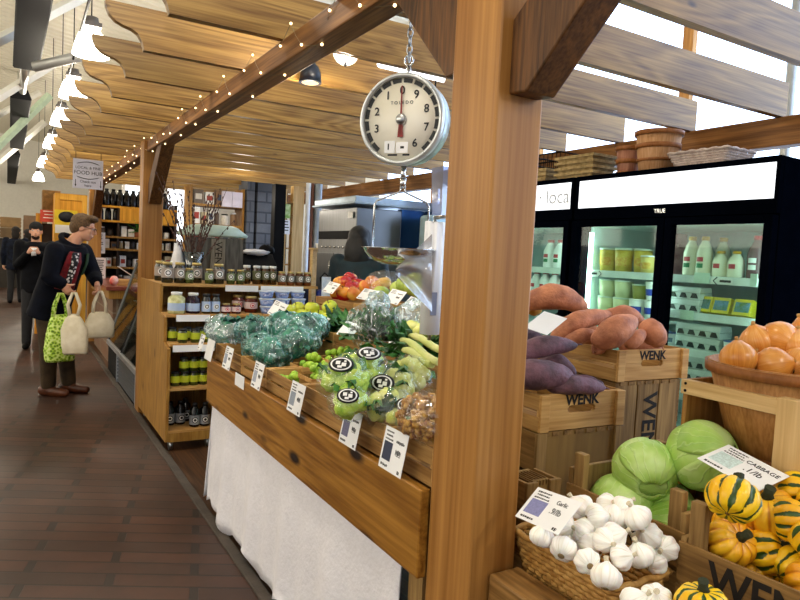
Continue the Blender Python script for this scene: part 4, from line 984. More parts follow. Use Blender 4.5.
# plastic bag roll beside the post
rl = thing('bag_roll', 'white roll of produce bags hanging behind the near post', 'bag roll', (1.10, 1.66, 1.22))
b = B(); b.lathe([(.01, 0), (.031, 0), (.031, .34), (.01, .34)], 28, fn=lambda p, a, q, z: p*(1+.012*math.sin(9*a))); b.done('roll', mat('roll_white', '#eef1f8', .35, var=.06, stretch=(1, 1, .05), sc=80), rl)
b = B(); b.box(-.022, .0, -.0325, -.0312, .06, .13); b.done('print', mat('roll_print', '#7c8298', .6), rl)
b = B(); b.cyl((0, 0, -.02), (0, 0, .36), .006, seg=8); b.tube([(0, 0, .355), (-.04, -.27, .355)], .006, 6); b.done('hanger_rod', STEEL, rl)
def tail(u, v):
    y_ = (234+34*u)*(1-v)+(312-36*u)*v
    return at(432-36*u, y_, D=1.93-.05*u+.012*math.sin(v*9+u*3))
b = B(); b.sheet(tail, 18, 18); b.done('loose_bag', plastic_film('grey_bag_film', '#c4c4c8', .5, .32, 12), rl, True)
# ================================================================== JAR CASE
jc = thing('jar_display_case', 'stepped wooden display case of jars on casters behind the produce table', 'display case', (1.1, 5.2, 0))
b = B(); b.prism([(4.66, .075), (4.66, .735), (4.80, .765), (4.80, .94), (4.98, .965), (4.98, 1.172), (5.82, 1.172), (5.82, .075)], 0, .92, .942); b.done('side_panel', W_CASE, jc, True, bevel=.002)
b = B(); b.prism([(4.66, .075), (4.66, .735), (4.82, .76), (4.82, .94), (5.82, .94), (5.82, .075)], 0, 1.262, 1.282); b.done('side_panel', W_CASE, jc, True, bevel=.002)
b = B(); b.box(.942, 1.262, 5.10, 5.12, .08, .94); b.box(.942, 2.15, 5.45, 5.47, .94, 1.15); b.done('back_panel', W_CASE, jc, True)
for z, y0, y1, x1 in ((1.175, 4.98, 5.55, 2.17), (.965, 4.79, 5.46, 2.17), (.768, 4.68, 5.1, 1.262), (.455, 4.67, 5.1, 1.262), (.15, 4.67, 5.1, 1.262)):
    b = B(); b.box(.93 if z > .9 else .942, x1, y0, y1, z-.022, z); b.done('shelf', W_CRATE_X, jc, True, bevel=.002)
b = B(); b.box(.942, 1.262, 4.665, 4.685, .07, .135); b.done('plinth', W_CASE, jc, True)
for x0, x1, y, z in ((1.40, 1.66, 4.977, 1.145), (1.68, 2.04, 4.977, 1.145), (1.0, 1.24, 4.787, .935), (.96, 1.25, 4.677, .732)):
    b = B(); b.box(x0, x1, y-.002, y, z-.022, z+.026); b.done('price_strip', CARD, jc, True)
for x, y in ((.97, 4.73), (1.23, 4.73), (.97, 5.75), (1.23, 5.75)):
    b = B(); b.cyl((x-.012, y, .035), (x+.012, y, .035), .035, seg=16); b.box(x-.016, x+.016, y-.02, y+.02, .04, .075); b.done('caster', STEEL, jc, True)
LID_G = mat('lid_gold', '#c8b070', .3, .7); LID_W = mat('lid_white', '#ececea', .4); LID_B = mat('lid_black', '#16161a', .4)
def jar(name, label, cat, r, h, cont, lid, lab=None, emblem=None, group=None, lh=(.25, .72), emb_mat=None, neck=.8):
    t = thing(name, label, cat, group=group)
    b = B(); b.lathe([(r*.9, 0), (r, r*.12), (r, h*.72), (r*neck, h*.84), (r*neck, h*.9), (r*.3, h*.9)], 24); b.done('glass_body', cont, t)
    b = B(); b.lathe([(r*neck*1.04, h*.86), (r*neck*1.06, h*.99), (r*neck*.98, h), (.001, h)], 24); b.done('lid', lid, t)
    if lab:
        b = B(); zz = (h*lh[0], h*lh[1])
        b.sheet(lambda u, v: V((math.sin((u-.5)*3.4)*(r+.0008), -math.cos((u-.5)*3.4)*(r+.0008), zz[0]+(zz[1]-zz[0])*v)), 16, 1); l = b.done('label', lab, t)
        if emblem:
            b = B(); zc = (zz[0]+zz[1])/2; R_ = min((zz[1]-zz[0])*.40, r*.62)
            def em(q0, q1):
                def g(u, v):
                    a = u*2*PI; q = q0+(q1-q0)*v; x = math.cos(a)*q; return V((math.sin(x/r)*(r+.0018), -math.cos(x/r)*(r+.0018), zc+math.sin(a)*q))
                return g
            b.sheet(em(.0005, R_), 16, 2); e = b.done('emblem', emblem, l)
            b = B()
            def em2(u, v):
                p = em(R_*.45, R_*.72)(u, v); return V((p.x*1.012, p.y*1.012, p.z))
            b.sheet(em2, 16, 1); b.done('emblem_print', emb_mat or INK, l)
    return t
def place(proto, spots, fmt=None, rz=.25):
    out = []
    for i, p in enumerate(spots):
        o = proto if i == 0 else copy_tree(proto)
        o.location = p[:3]; o.rotation_euler = (0, 0, RN.uniform(-rz, rz)); 
        PM[o.name] = Matrix.Translation(V(p[:3])); out.append(o)
    if fmt: rank(out, fmt)
    return out
DARKJ = mat('dark_pickle', '#2c2810', .12, c2='#14120a', sc=30, spec=.7)
AMBER = mat('amber_preserve', '#5c3a14', .12, c2='#2a1c0c', sc=30, spec=.7)
GREENJ = mat('green_pickle', '#46521e', .12, c2='#20280c', sc=30, spec=.7)
LTAN = mat('label_tan', '#a2958c', .5); LBLUE = mat('label_blue', '#b8ccec', .45); LYEL = mat('label_yellow', '#bcc62a', .45); LRED = mat('label_pinkish', '#e6d2d4', .45)
REDP = mat('print_red', '#c83a48', .5)
ZT = 1.176; GT = 'jars on the top ledge of the display case'
place(jar('pickle_jar', 'j', 'jar', .042, .155, DARKJ, LID_G, LTAN, WHITE, GT), [(.985, 5.34, ZT), (.985, 5.06, ZT), (1.075, 5.06, ZT), (1.215, 5.13, ZT), (1.37, 5.07, ZT)], 'large dark jar with a tan label on the top ledge, {}')
place(jar('preserve_jar', 'j', 'jar', .032, .115, GREENJ, LID_G, mat('label_green', '#7d8a60', .5), WHITE, GT), [(1.14, 5.04, ZT), (1.29, 5.04, ZT), (1.46, 5.05, ZT), (1.535, 5.05, ZT)], 'short green jar on the top ledge, {}')
place(jar('relish_jar', 'j', 'jar', .034, .15, AMBER, LID_W, mat('label_olive', '#5a5c3c', .5), WHITE, GT), [(1.62, 5.16, ZT), (1.69, 5.12, ZT), (1.76, 5.12, ZT), (1.825, 5.12, ZT)], 'tall brown jar with a white emblem on the top ledge, {}')
place(jar('sauce_jar', 'j', 'jar', .034, .112, mat('orange_sauce', '#7a4522', .15, c2='#4a2a14', sc=20), LID_G, mat('label_slate', '#6c6a60', .5), WHITE, GT), [(1.88, 5.05, ZT), (1.955, 5.05, ZT), (2.03, 5.05, ZT), (2.10, 5.05, ZT)], 'short orange jar near the right end of the top ledge, {}')
ZM = .966; GM = 'jars on the second step of the display case'
place(jar('sauerkraut_jar', 'big pale jar with a blue and white label on the second step', 'jar', .06, .155, mat('pale_kraut', '#cfcf9c', .15, c2='#a8a870', sc=40), LID_W, LBLUE, None, GM, (.15, .5), neck=.62), [(1.015, 4.86, ZM)], None, .05)
place(jar('beet_jar', 'dark purple jar with a blue and white label on the second step', 'jar', .05, .15, mat('purple_beet', '#2a1028', .12, c2='#140812', sc=30), LID_W, LBLUE, None, GM, (.12, .5), neck=.7), [(1.135, 4.87, ZM)], None, .05)
for (x, y, l_, src) in ((1.015, 4.798, 'pale', 0), (1.135, 4.818, 'purple', 1)):
    pass
place(jar('tall_jar', 'j', 'jar', .032, .145, DARKJ, LID_B, LBLUE, WHITE, GM, (.1, .62)), [(1.225, 4.85, ZM), (1.295, 4.85, ZM)], 'tall black jar with a pale blue label on the second step, {}', .08)
place(jar('jam_jar', 'j', 'jar', .036, .075, mat('red_jam', '#4a1210', .15), LID_G, LRED, REDP, GM, (.2, .68), WHITE), [(1.372, 4.85, ZM), (1.45, 4.85, ZM)], 'small red jam jar with a pink label on the second step, {}', .1)
place(jar('salsa_jar', 'j', 'jar', .05, .125, mat('salsa_red', '#5c2214', .15), LID_G, LRED, REDP, GM, (.25, .65), WHITE), [(1.59, 4.93, ZM), (1.53, 5.06, ZM)], 'wide salsa jar with a red printed label on the second step, {}', .1)
t = thing('deli_tub', 't', 'tub', group='stacked blue label deli tubs on the second step')
b = B(); b.lathe([(.046, 0), (.058, .05), (.001, .05)], 24); b.done('tub_body', mat('tub_blue', '#6f8fd0', .35, c2='#a9bce8', sc=30), t)
b = B(); b.lathe([(.060, .046), (.062, .054), (.056, .057), (.001, .056)], 24); b.done('lid', mat('tub_lid', '#dde6f4', .3), t)
b = B(); b.sheet(lambda u, v: V((math.sin((u-.5)*1.6)*.0565, -math.cos((u-.5)*1.6)*.0565, .014+.024*v)), 8, 1); b.done('label', mat('tub_label', '#3c50a0', .5, c2='#c8d0ea', sc=60), t)
k = 0
for ci, x in enumerate((1.70, 1.83, 1.96)):
    for ri in range(3):
        o = t if k == 0 else copy_tree(t); k += 1
        o.location = (x, 4.86+.02*ri, ZM+ri*.0585); PM[o.name] = Matrix.Translation(o.location)
        o['label'] = f"blue label deli tub in the {('left', 'middle', 'right')[ci]} stack of the second step, {('bottom', 'middle', 'top')[ri]} one"
YJ = jar('mustard_jar', 'y', 'jar', .034, .10, GREENJ, LID_B, LYEL, None, 'yellow label jars in the display case')
L_ = place(YJ, [(.985, 4.83, .769), (1.035, 4.73, .769), (1.09, 4.83, .769), (1.125, 4.73, .769), (1.175, 4.83, .769), (1.215, 4.73, .769)], 'yellow label jar on the third step, {}', .2)
lo = [copy_tree(YJ, (x, 4.76, .456), (0, 0, RN.uniform(-.2, .2))) for x in (1.0, 1.065, 1.13, 1.195)]
up_ = [copy_tree(YJ, (x, 4.77, .557), (0, 0, RN.uniform(-.2, .2))) for x in (1.06, 1.13, 1.195)]
rank(lo, 'yellow label jar in the bottom layer below the third step, {}'); rank(up_, 'yellow label jar in the upper layer below the third step, {}')
t = jar('syrup_bottle', 's', 'bottle', .036, .17, BLACKG, LID_B, mat('label_grey', '#8c8f94', .5), INK, 'dark bottles on the lowest shelf of the case', (.1, .5), WHITE, .5)
place(t, [(.985, 4.85, .151), (1.06, 4.85, .151), (1.115, 4.93, .151), (1.14, 4.75, .151), (1.215, 4.75, .151)], 'dark bottle with a grey label on the lowest shelf, {}', .2)

# things standing behind the jars
t = thing('branch_vase', 'glass vase of tall pussy willow branches on the display case', 'vase', (1.24, 5.36, ZT))
b = B(); b.lathe([(.05, 0), (.055, .02), (.06, .1), (.085, .235), (.08, .235), (.055, .1), (.05, .024), (.001, .02)], 24); b.done('vase_body', glass('vase_glass', '#8fb8c8', .12), t)
for i in range(22):
    rn = random.Random(i); a = rn.uniform(0, 6.28); sp_ = rn.uniform(.04, .17); h = rn.uniform(.45, .82); b = B()
    P = [V((math.cos(a)*.03*k_, math.sin(a)*.02*k_, 0))+V((math.cos(a)*sp_*(k_/5)**1.5+rn.uniform(-.01, .01), math.sin(a)*sp_*.5*(k_/5)**1.5, .03+h*k_/5)) for k_ in range(6)]
    b.tube(P, [.004, .004, .0035, .003, .0025, .002], 5)
    for j in range(14):
        q = P[2+j % 3]+(P[3+j % 3]-P[2+j % 3])*rn.random(); b.ball(q+V((rn.uniform(-.007, .007), rn.uniform(-.007, .007), 0)), (.006, .006, .011), 6, 5)
    b.done('branch', mat('branch_brown', '#3c2620', .8, c2='#5a4038', sc=40), t)
t = thing('paper_bag', 'crumpled white paper bag beside the branch vase', 'bag', (1.13, 5.42, ZT))
b = B(); b.lathe([(.05, 0), (.06, .02), (.055, .15), (.035, .25), (.03, .3), (.001, .3)], 14, fn=lambda p, a, q, z: V((p.x*(1+.2*math.sin(3*a+z*9)), p.y, p.z))); b.done('bag_paper', mat('bag_white', '#e6e6ea', .6, bump=.4, bsc=15), t)
t = thing('tray_stand', 'grey upright box with stencilled board under a pale green enamel tray', 'stand', (1.52, 5.72, 0))
b = B(); b.box(1.30, 1.72, 5.6, 5.95, 1.0, 1.54); b.done('box_body', mat('grey_board', '#5c5a54', .7, c2='#3e3c38', sc=10, stretch=(6, 6, .6)), t, True)
b = B(); b.box(1.44, 1.56, 5.59, 5.6, 1.0, 1.53); b.done('stencil_board', mat('grey_board_light', '#8c8576', .7, c2='#6a6458', sc=10, stretch=(6, 6, .6)), t, True)
text('WENK', .085, (1.50, 5.588, 1.38), (0, 0, -1), (1, 0, 0), STENCIL, t)
b = B(); b.lathe([(.10, 0), (.30, .0), (.31, .02), (.22, .085), (.17, .10), (.001, .10)], 28, c=(1.50, 5.78, 1.55), fn=lambda p, a, q, z: V((p.x, p.y*.65, p.z))); b.done('enamel_tray', mat('enamel_green', '#b4c8bc', .35), t, True)
b = B(); b.box(1.28, 2.3, 5.56, 6.0, .0, 1.0); struct(b.done('base_cabinet', W_CASE)); 
o = [x for x in COL.objects if x.name == 'base_cabinet'][0]; o['kind'] = 'thing'; tag(o, 'wooden base cabinet behind the jar display case', 'cabinet')
t = thing('cash_register', 'black slanted register screen with white cloth on top behind the jars', 'register', (1.95, 5.9, 1.0))
b = B(); b.prism([(5.78, 1.001), (5.80, 1.30), (5.98, 1.42), (6.1, 1.40), (6.1, 1.001)], 0, 1.76, 2.12); b.done('screen_housing', BLACK, t, True, bevel=.01)
b = B(); b.ball((1.95, 5.98, 1.43), (.13, .08, .03), 20, 10, .3, 3, 3); b.done('cloth', mat('cloth_white', '#f2f0f4', .8), t, True)
b = B(); b.ball((2.11, 6.12, 1.45), (.075, .07, .06), 16, 10, .2, 4, 2); b.done('dark_cap', BLACK, t, True)
# blue can with a cord at the far right of the ledge
t = thing('blue_canister', 'dark blue canister with a white tag at the end of the jar ledge', 'canister', (2.21, 4.98, 1.0))
b = B(); b.lathe([(.045, 0), (.05, .01), (.05, .13), (.03, .15), (.001, .15)], 20); b.done('can_body', mat('can_blue', '#14287a', .3), t)
b = B(); b.tube([(0, 0, .15), (-.03, -.02, .25), (-.0, -.03, .29), (.05, -.02, .26), (.05, 0, .15)], .006, 6); b.done('cord', BLACK, t)
b = B(); b.box(-.03, .05, -.056, -.052, .10, .26); b.done('tag', mat('tag_pale_blue', '#bccbe8', .5, c2='#e8eef8', sc=30), t)

# ================================================================== FRIDGE CONTENTS
SH = (.80, 1.04, 1.235, 1.43); ZL = 1.17
def milk(name, label, cat, r, h, m, cap, group, lab=None, lm=None):
    t = thing(name, label, cat, group=group)
    b = B(); b.lathe([(r*.94, 0), (r, .01), (r, h*.58), (r*.78, h*.74), (r*.42, h*.88), (r*.42, h*.93), (.001, h*.93)], 20); b.done('bottle_body', m, t)
    b = B(); b.lathe([(r*.5, h*.90), (r*.5, h*.99), (r*.45, h), (.001, h)], 16); b.done('cap', cap, t)
    if lm:
        for k, mm in enumerate(lm):
            b = B(); zc = h*(.42-.16*k); b.sheet(lambda u, v: V((-math.cos((u-.5)*.9)*(r+.001), math.sin((u-.5)*.9)*(r+.001), zc-.012+.024*v)), 6, 1); b.done('label_mark', mm, t)
    return t
CREAM = mat('milk_cream', '#f0ead2', .2, var=.03, spec=.6); MWHITE = mat('milk_white', '#f6f6f6', .3, var=.02)
YCAP = mat('cap_yellow', '#e0a818', .35); RCAP = mat('cap_red', '#c41e30', .35); GRN = mat('print_green', '#2c8a5a', .5)
place(milk('milk_bottle', 'm', 'bottle', .041, .21, CREAM, YCAP, 'glass milk bottles with yellow caps', None, (REDP, GRN)), [(3.17, 2.245, SH[3]), (3.16, 2.16, SH[3]), (3.27, 2.13, SH[3])], 'tall glass milk bottle with a yellow cap in the near fridge, {}', 0)
place(milk('cream_bottle', 'm', 'bottle', .04, .135, CREAM, YCAP, 'short glass cream bottles with yellow caps', None, (REDP,)), [(3.16, 2.065, SH[3]), (3.16, 1.98, SH[3])], 'short glass bottle with a yellow cap in the near fridge, {}', 0)
place(milk('juice_jug', 'reddish juice jug with a white label in the near fridge', 'jug', .045, .215, mat('juice_red', '#6c4a50', .25), RCAP, None, None, (WHITE, WHITE)), [(3.18, 1.885, SH[3])], None, 0)
place(milk('milk_jug', 'm', 'jug', .046, .19, MWHITE, RCAP, 'white milk jugs in the far fridge', None, (REDP, GRN)), [(3.16, 3.32, SH[3]), (3.16, 3.225, SH[3]), (3.16, 3.13, SH[3]), (3.16, 3.05, SH[3])], 'white milk jug on the upper shelf of the far fridge, {}', 0)
place(milk('milk_bottle', 'm', 'bottle', .042, .165, MWHITE, RCAP, 'small white milk bottles in the far fridge', None, (REDP,)), [(3.16, y, SH[2]) for y in (3.44, 3.35, 3.26, 3.17, 3.08)], 'white milk bottle on the lower shelf of the far fridge, {}', 0)
def tub(name, label, r, h, m, lidm, group, band=None):
    t = thing(name, label, 'tub', group=group)
    b = B(); b.lathe([(r*.86, 0), (r, h*.95), (.001, h*.95)], 22); b.done('tub_body', m, t)
    b = B(); b.lathe([(r*1.03, h*.92), (r*1.03, h), (.001, h)], 22); b.done('lid', lidm, t)
    if band:
        b = B(); b.sheet(lambda u, v: V((-math.cos((u-.5)*2)*(r+.001)*(.9+.06*v), math.sin((u-.5)*2)*(r+.001)*(.9+.06*v), h*(.25+.35*v))), 10, 1); b.done('label', band, t)
    return t
PALELID = mat('pale_lid', '#d8e4d8', .3)
place(tub('yogurt_tub', 't', .055, .14, mat('tub_yellow', '#e2c858', .35, c2='#c8a838', sc=20), PALELID, 'yellow tubs in the near fridge', mat('tub_orange_band', '#d09030', .5, c2='#e8c860', sc=50)), [(3.16, 2.81, SH[3]), (3.16, 2.69, SH[3]), (3.20, 2.585, SH[3])], 'yellow yogurt tub on the upper shelf of the near fridge, {}', 0)
place(tub('small_yogurt_tub', 'small yellow and white tub on the upper shelf of the near fridge', .042, .10, mat('tub_yellow'+'2', '#e8d078', .35), WHITE, None, mat('tub_orange_band', '#d09030')), [(3.14, 2.50, SH[3])], None, 0)
place(tub('soup_tub', 't', .056, .104, mat('tub_pale_green', '#e2e6b8', .3), PALELID, 'pale tubs on the middle shelf of the near fridge'), [(3.16, 2.80, ZL), (3.16, 2.68, ZL), (3.165, 2.80, ZL+.1045), (3.165, 2.68, ZL+.1045)])
for o, l_ in zip([x for x in COL.objects if x.name.startswith('soup_tub')], ('left one of the bottom pair', 'right one of the bottom pair', 'left one of the upper pair', 'right one of the upper pair')): o['label'] = 'pale green soup tub in the near fridge, '+l_
place(tub('olive_tub', 'olive coloured tub on the middle shelf of the near fridge', .05, .085, mat('tub_olive', '#9a9a4a', .3), PALELID, None), [(3.17, 2.56, ZL+.106)], None, 0)
BLUEP = mat('print_blue', '#3048b0', .45)
place(tub('cottage_cheese_tub', 't', .05, .105, MWHITE, WHITE, 'white tubs with blue print in the near fridge', BLUEP), [(3.15, 2.56, ZL), (3.15, 2.45, ZL), (3.15, 2.45, ZL+.1065)])
for o, l_ in zip([x for x in COL.objects if x.name.startswith('cottage_cheese_tub')], ('left one at the bottom', 'right one at the bottom', 'right one on top')): o['label'] = 'white tub with blue print in the near fridge, '+l_
b = B(); b.box(3.18, 3.28, 2.36, 2.46, SH[3]+.0, SH[3]+.23); tag(b.done('red_carton', mat('carton_maroon', '#7c4450', .5, c2='#a87880', sc=8, stretch=(1, 1, 3))), 'maroon tall carton at the right end of the upper shelf of the near fridge', 'carton')
# butter boxes leaning on the rail
t = thing('butter_box', 'b', 'box', group='yellow butter boxes in the near fridge')
b = B(); b.box(-.03, .03, -.048, .048, 0, .085); b.done('carton', mat('butter_yellow', '#d8c020', .45), t, bevel=.003)
b = B(); b.box(-.0315, -.03, -.038, .038, .016, .068); b.done('picture', mat('butter_picture', '#5a86a8', .5, c2='#486a2c', sc=18), t)
place(t, [(3.16, 2.135, SH[2]), (3.16, 2.035, SH[2]), (3.16, 1.92, SH[2])], 'yellow butter box with a landscape picture in the near fridge, {}', 0)
for o in [x for x in COL.objects if x.name.startswith('butter_box')]: o.rotation_euler = (0, .3, 0)
# egg cartons
def egg_carton(label, loc, m=None, l=.26):
    t = thing('egg_carton', label, 'egg carton', loc, group='egg cartons in the near fridge'); m = m or mat('carton_grey', '#d6dcd8', .7)
    b = B()
    b.prism([(-.05, 0), (.05, 0), (.055, .035), (-.055, .035)], 1, -l/2, l/2); b.done('tray', m, t, bevel=.004)
    b = B()
    b.prism([(-.055, .036), (.055, .036), (.045, .066), (-.045, .066)], 1, -l/2, l/2); b.done('cover', m, t, bevel=.004)
    for k in range(4):
        b = B(); y = -l/2+l*(k+.5)/4; b.prism([(y-.022, .008), (y+.022, .008), (y+.012, .034), (y-.012, .034)], 0, -.0565, -.05); b.done('slot', mat('slot_dark', '#2c3432', .8), t)
    return t
for loc, l_ in (((3.17, 2.27, SH[2]), 'bottom of the stack beside the butter'), ((3.17, 2.27, SH[2]+.067), 'top of the stack beside the butter'), ((3.17, 2.14, SH[1]), 'bottom of the left stack on the low shelf'), ((3.17, 2.14, SH[1]+.067), 'top of the left stack on the low shelf'), ((3.17, 2.14, SH[0]), 'bottom of the stack on the lowest visible shelf'), ((3.17, 2.14, SH[0]+.067), 'middle of the stack on the lowest visible shelf'), ((3.17, 2.14, SH[0]+.134), 'top of the stack on the lowest visible shelf')):
    egg_carton('grey egg carton in the near fridge, '+l_, loc)
place(tub('cheese_tub', 't', .05, .07, MWHITE, mat('lid_blue', '#506aa8', .4), 'round cheese tubs on the low shelf of the near fridge', mat('cheese_band', '#8090a0', .5)), [(3.15, 2.33, SH[1]+.0), (3.15, 1.95, SH[1]), (3.15, 1.84, SH[1])], 'white cheese tub with a blue lid on the low shelf, {}', 0)
for i, (x, y, w_, h_, lab) in enumerate(((702, 278, .09, .055, 'pale green notice card on the top rail of the near fridge'), (687, 315, .08, .05, 'pale green notice card on the middle rail of the near fridge'), (754, 280, .035, .06, 'small pale card at the right end of the top rail'))):
    p = at(x, y, X=3.075); b = B(); b.box(3.072, 3.075, p.y-w_/2, p.y+w_/2, p.z-h_/2, p.z+h_/2); tag(b.done('notice_card', mat('notice_pale', '#d4eadc', .5, var=.08, sc=60)), lab, 'card')
for i, (y, s_, lab) in enumerate(((2.00, 1, 'black left pointing arrow sign on the top rail of the near fridge'), (2.83, -1, 'black right pointing arrow sign on the top rail of the near fridge'))):
    t = thing('arrow_sign', lab, 'sign', (3.08, y, 1.41)); b = B(); b.box(-.001, 0, -.06, .06, -.016, .016); b.done('strip', WHITE, t)
    b = B(); b.M = Matrix.Translation((-.002, 0, 0)); yy = .045*s_
    b.tube([(0, yy-.02*s_, .018), (0, yy, 0), (0, yy-.02*s_, -.018)], .0025, 5); b.done('arrow', INK, t)
    b = B(); b.box(-.002, -.001, -.05 if s_ > 0 else -.01, .01 if s_ > 0 else .05, -.006, .006); b.done('print', INK, t)

# ================================================================== BASKETS ON THE FRIDGES
W_LB = wood('light_basket', '#a87a50', '#cfa57c', 2, .6, rings=3, cross=9, along=.8)
bushel('bushel_basket', 'tall slatted bushel basket standing on the near fridge', 'basket', (3.28, 2.60, 2.001), .13, .10, .26, 18, None, W_LB, (.35, .66, .95))
b_ = bushel('slatted_basket', 'narrow slotted wooden basket beside the bushel basket on the fridge', 'basket', (3.30, 2.83, 2.001), .075, .06, .20, 12, None, wood('reddish_stave', '#7a4c3c', '#a8765c', 2, .6), (.2, .55, .95))
wh = mat('whitewashed_wicker', '#d8c8c0', .6, c2='#b8a49c', sc=30)
wicker('oval_basket', 'whitewashed wicker basket lying on the near fridge', (3.26, 2.24, 2.001), .26, .36, .10, .75, 0, wh, 8)
bushel('wooden_basket', 'brown basket half hidden behind the whitewashed basket', 'basket', (3.50, 2.45, 2.001), .12, .10, .15, 16, None, W_LB)
def basket_stack(label, loc, wx, wy, n_, h, m):
    for k in range(n_):
        t = thing('berry_tray', label+', '+('bottom', 'second', 'third', 'fourth', 'top')[k if k < n_-1 else 4]+' one', 'tray', (loc[0], loc[1], loc[2]+k*h*.62), group=label)
        b = B(); f = .78
        for s in (0, .007):
            pass
        A = [(-wx/2*f, -wy/2*f), (wx/2*f, -wy/2*f), (wx/2*f, wy/2*f), (-wx/2*f, wy/2*f)]; g_ = .93
        b.loft([[V((x, y, .004)) for x, y in A], [V((x/f, y/f, h)) for x, y in A], [V((x/f*g_, y/f*g_, h)) for x, y in A], [V((x*g_, y*g_, .008)) for x, y in A]], sm=False); b.done('tray_walls', m, t)
        b = B()
        for (x0, x1, y0, y1) in ((-wx/2-.004, -wx/2+.003, -wy/2-.003, wy/2+.003), (wx/2-.003, wx/2+.004, -wy/2-.003, wy/2+.003), (-wx/2, wx/2, -wy/2-.004, -wy/2+.003), (-wx/2, wx/2, wy/2-.003, wy/2+.004)): b.box(x0, x1, y0, y1, h-.016, h+.002)
        b.done('rim_band', m, t)
basket_stack('stacked pale berry tray on the far fridge, large stack', (3.24, 3.13, 2.001), .22, .34, 4, .058, mat('tray_straw', '#b8a070', .7, c2='#8a7448', sc=25))
basket_stack('stacked pale berry tray on the far fridge, small stack by the post', (3.22, 3.48, 2.001), .14, .15, 3, .05, mat('tray_straw', '#b8a070'))
t = thing('wire_basket', 'dark wire crate standing behind the berry trays', 'basket', (3.45, 3.62, 2.001))
for z in (0.01, .07, .13, .19, .25):
    b = B(); b.tube([(-.13, -.17, z), (.13, -.17, z), (.13, .17, z), (-.13, .17, z)], .006, 5, closed=True); b.done('hoop_wire', BLACK, t)
b = B()
for k in range(9):
    q = -.17+k*.0425
    b.tube([(-.13, q, .01), (-.13, q, .25)], .004, 4); b.tube([(.13, q, .01), (.13, q, .25)], .004, 4)
for k in range(7):
    q = -.13+k*.0433; b.tube([(q, -.17, .01), (q, -.17, .25)], .004, 4); b.tube([(q, .17, .01), (q, .17, .25)], .004, 4)
b.done('wire_mesh', BLACK, t)
# ================================================================== PEOPLE
SKIN = mat('skin', '#d9a284', .5, var=.08, sub=.1)
def lerp_rings(rings, u):
    k = u*(len(rings)-1); j = min(int(k), len(rings)-2); f = k-j
    return [rings[j][i]*(1-f)+rings[j+1][i]*f for i in range(5)]
def ring_pts(R_, seg=24, grow=0.):
    c, s, f, rx, ry = R_
    return [c+s*(math.cos(k*2*PI/seg)*(rx+grow))+f*(math.sin(k*2*PI/seg)*(ry+grow)) for k in range(seg)]
def surf(rings, u, a, grow=0.):
    c, s, f, rx, ry = lerp_rings(rings, u); return c+s*(math.sin(a)*(rx+grow))+f*(math.cos(a)*(ry+grow))
def limb(b, pts, rad, seg=14):
    P = [V(p) for p in pts]; out = []; rr_ = []
    for i in range(len(P)-1):
        for k in range(5):
            f = k/5; out.append(P[i].lerp(P[i+1], f)); rr_.append(rad[i]*(1-f)+rad[i+1]*f)
    out.append(P[-1]); rr_.append(rad[-1]); b.tube(out, rr_, seg)
    b.ball(P[0], rad[0], 12, 8); b.ball(P[-1], rad[-1], 12, 8)
def hand(b, wr, d, palm, curl=.7, s=1.0, left=False):
    """five separate fingers; d is the hand's direction, palm the palm normal"""
    d = V(d).normalized(); n_ = V(palm); n_ = (n_-d*n_.dot(d)).normalized(); q = d.cross(n_)*(1 if left else -1); wr = V(wr)
    limb(b, [wr, wr+d*.03*s, wr+d*.075*s], [.024*s, .028*s, .027*s], 10)
    for k in range(-1, 2): b.ball(wr+d*.05*s+q*k*.022*s, (.022*s, .022*s, .022*s), 10, 8)
    for k, (L, off) in enumerate(((.068, -.032), (.078, -.011), (.074, .011), (.058, .031))):
        p = wr+d*.078*s+q*off*s; pts = [p-d*.02*s]; ang = 0
        for j, fr in enumerate((.0, .45, .32, .23)):
            p = p+(d*math.cos(ang)+n_*math.sin(ang))*L*fr*s; pts.append(p); ang += curl*(.6+.3*j)
        b.tube(pts, [.0098*s, .0096*s, .009*s, .0084*s, .007*s], 8)
    p = wr+d*.02*s-q*.026*s; t = (d*.6-q*.8).normalized()
    b.tube([p, p+t*.03*s, p+t*.05*s+n_*.012*s, p+t*.058*s+n_*.035*s], [.013*s, .0115*s, .0105*s, .008*s], 8)
def head(b, c, f, up=(0, 0, 1), s=1.0):
    f = V(f).normalized(); u = V(up); u = (u-f*u.dot(f)).normalized(); r_ = f.cross(u)
    M = Matrix(((r_.x, f.x, u.x, c[0]), (r_.y, f.y, u.y, c[1]), (r_.z, f.z, u.z, c[2]), (0, 0, 0, 1)))
    old = b.M; b.M = M @ Matrix.Scale(s, 4)
    b.ball((0, -.012, .028), (.076, .094, .088), 24, 16); b.ball((0, .022, -.035), (.058, .066, .078), 20, 14)
    b.ball((0, .05, -.085), (.032, .03, .026), 12, 8)
    b.tube([(0, .082, .02), (0, .098, -.005), (0, .108, -.025), (0, .092, -.034)], [.009, .012, .015, .01], 10)
    b.ball((0, .086, -.056), (.022, .012, .007), 12, 6); b.ball((0, .083, -.067), (.020, .012, .007), 12, 6)
    for k in (-1, 1):
        b.ball((k*.03, .074, .027), (.022, .014, .010), 10, 6); b.ball((k*.036, .062, -.02), (.02, .016, .018), 10, 8)
        b.ball((k*.076, -.008, -.01), (.010, .02, .03), 10, 8)
    b.M = old; return M @ Matrix.Scale(s, 4)
def eyes(t, M):
    for k in (-1, 1):
        b = B(); b.M = M; b.ball((k*.03, .081, .008), (.013, .008, .008), 12, 8); b.done('eye', mat('eye_white', '#e8e4e0', .2), t, True)
        b = B(); b.M = M; b.ball((k*.03, .0875, .008), (.006, .003, .006), 10, 6); b.done('iris', mat('eye_dark', '#2a1c14', .2), t, True)
    b = B(); b.M = M; b.ball((0, .0965, -.0615), (.021, .0045, .0022), 12, 5); b.done('mouth', mat('lip', '#8e4a40', .5), t, True)

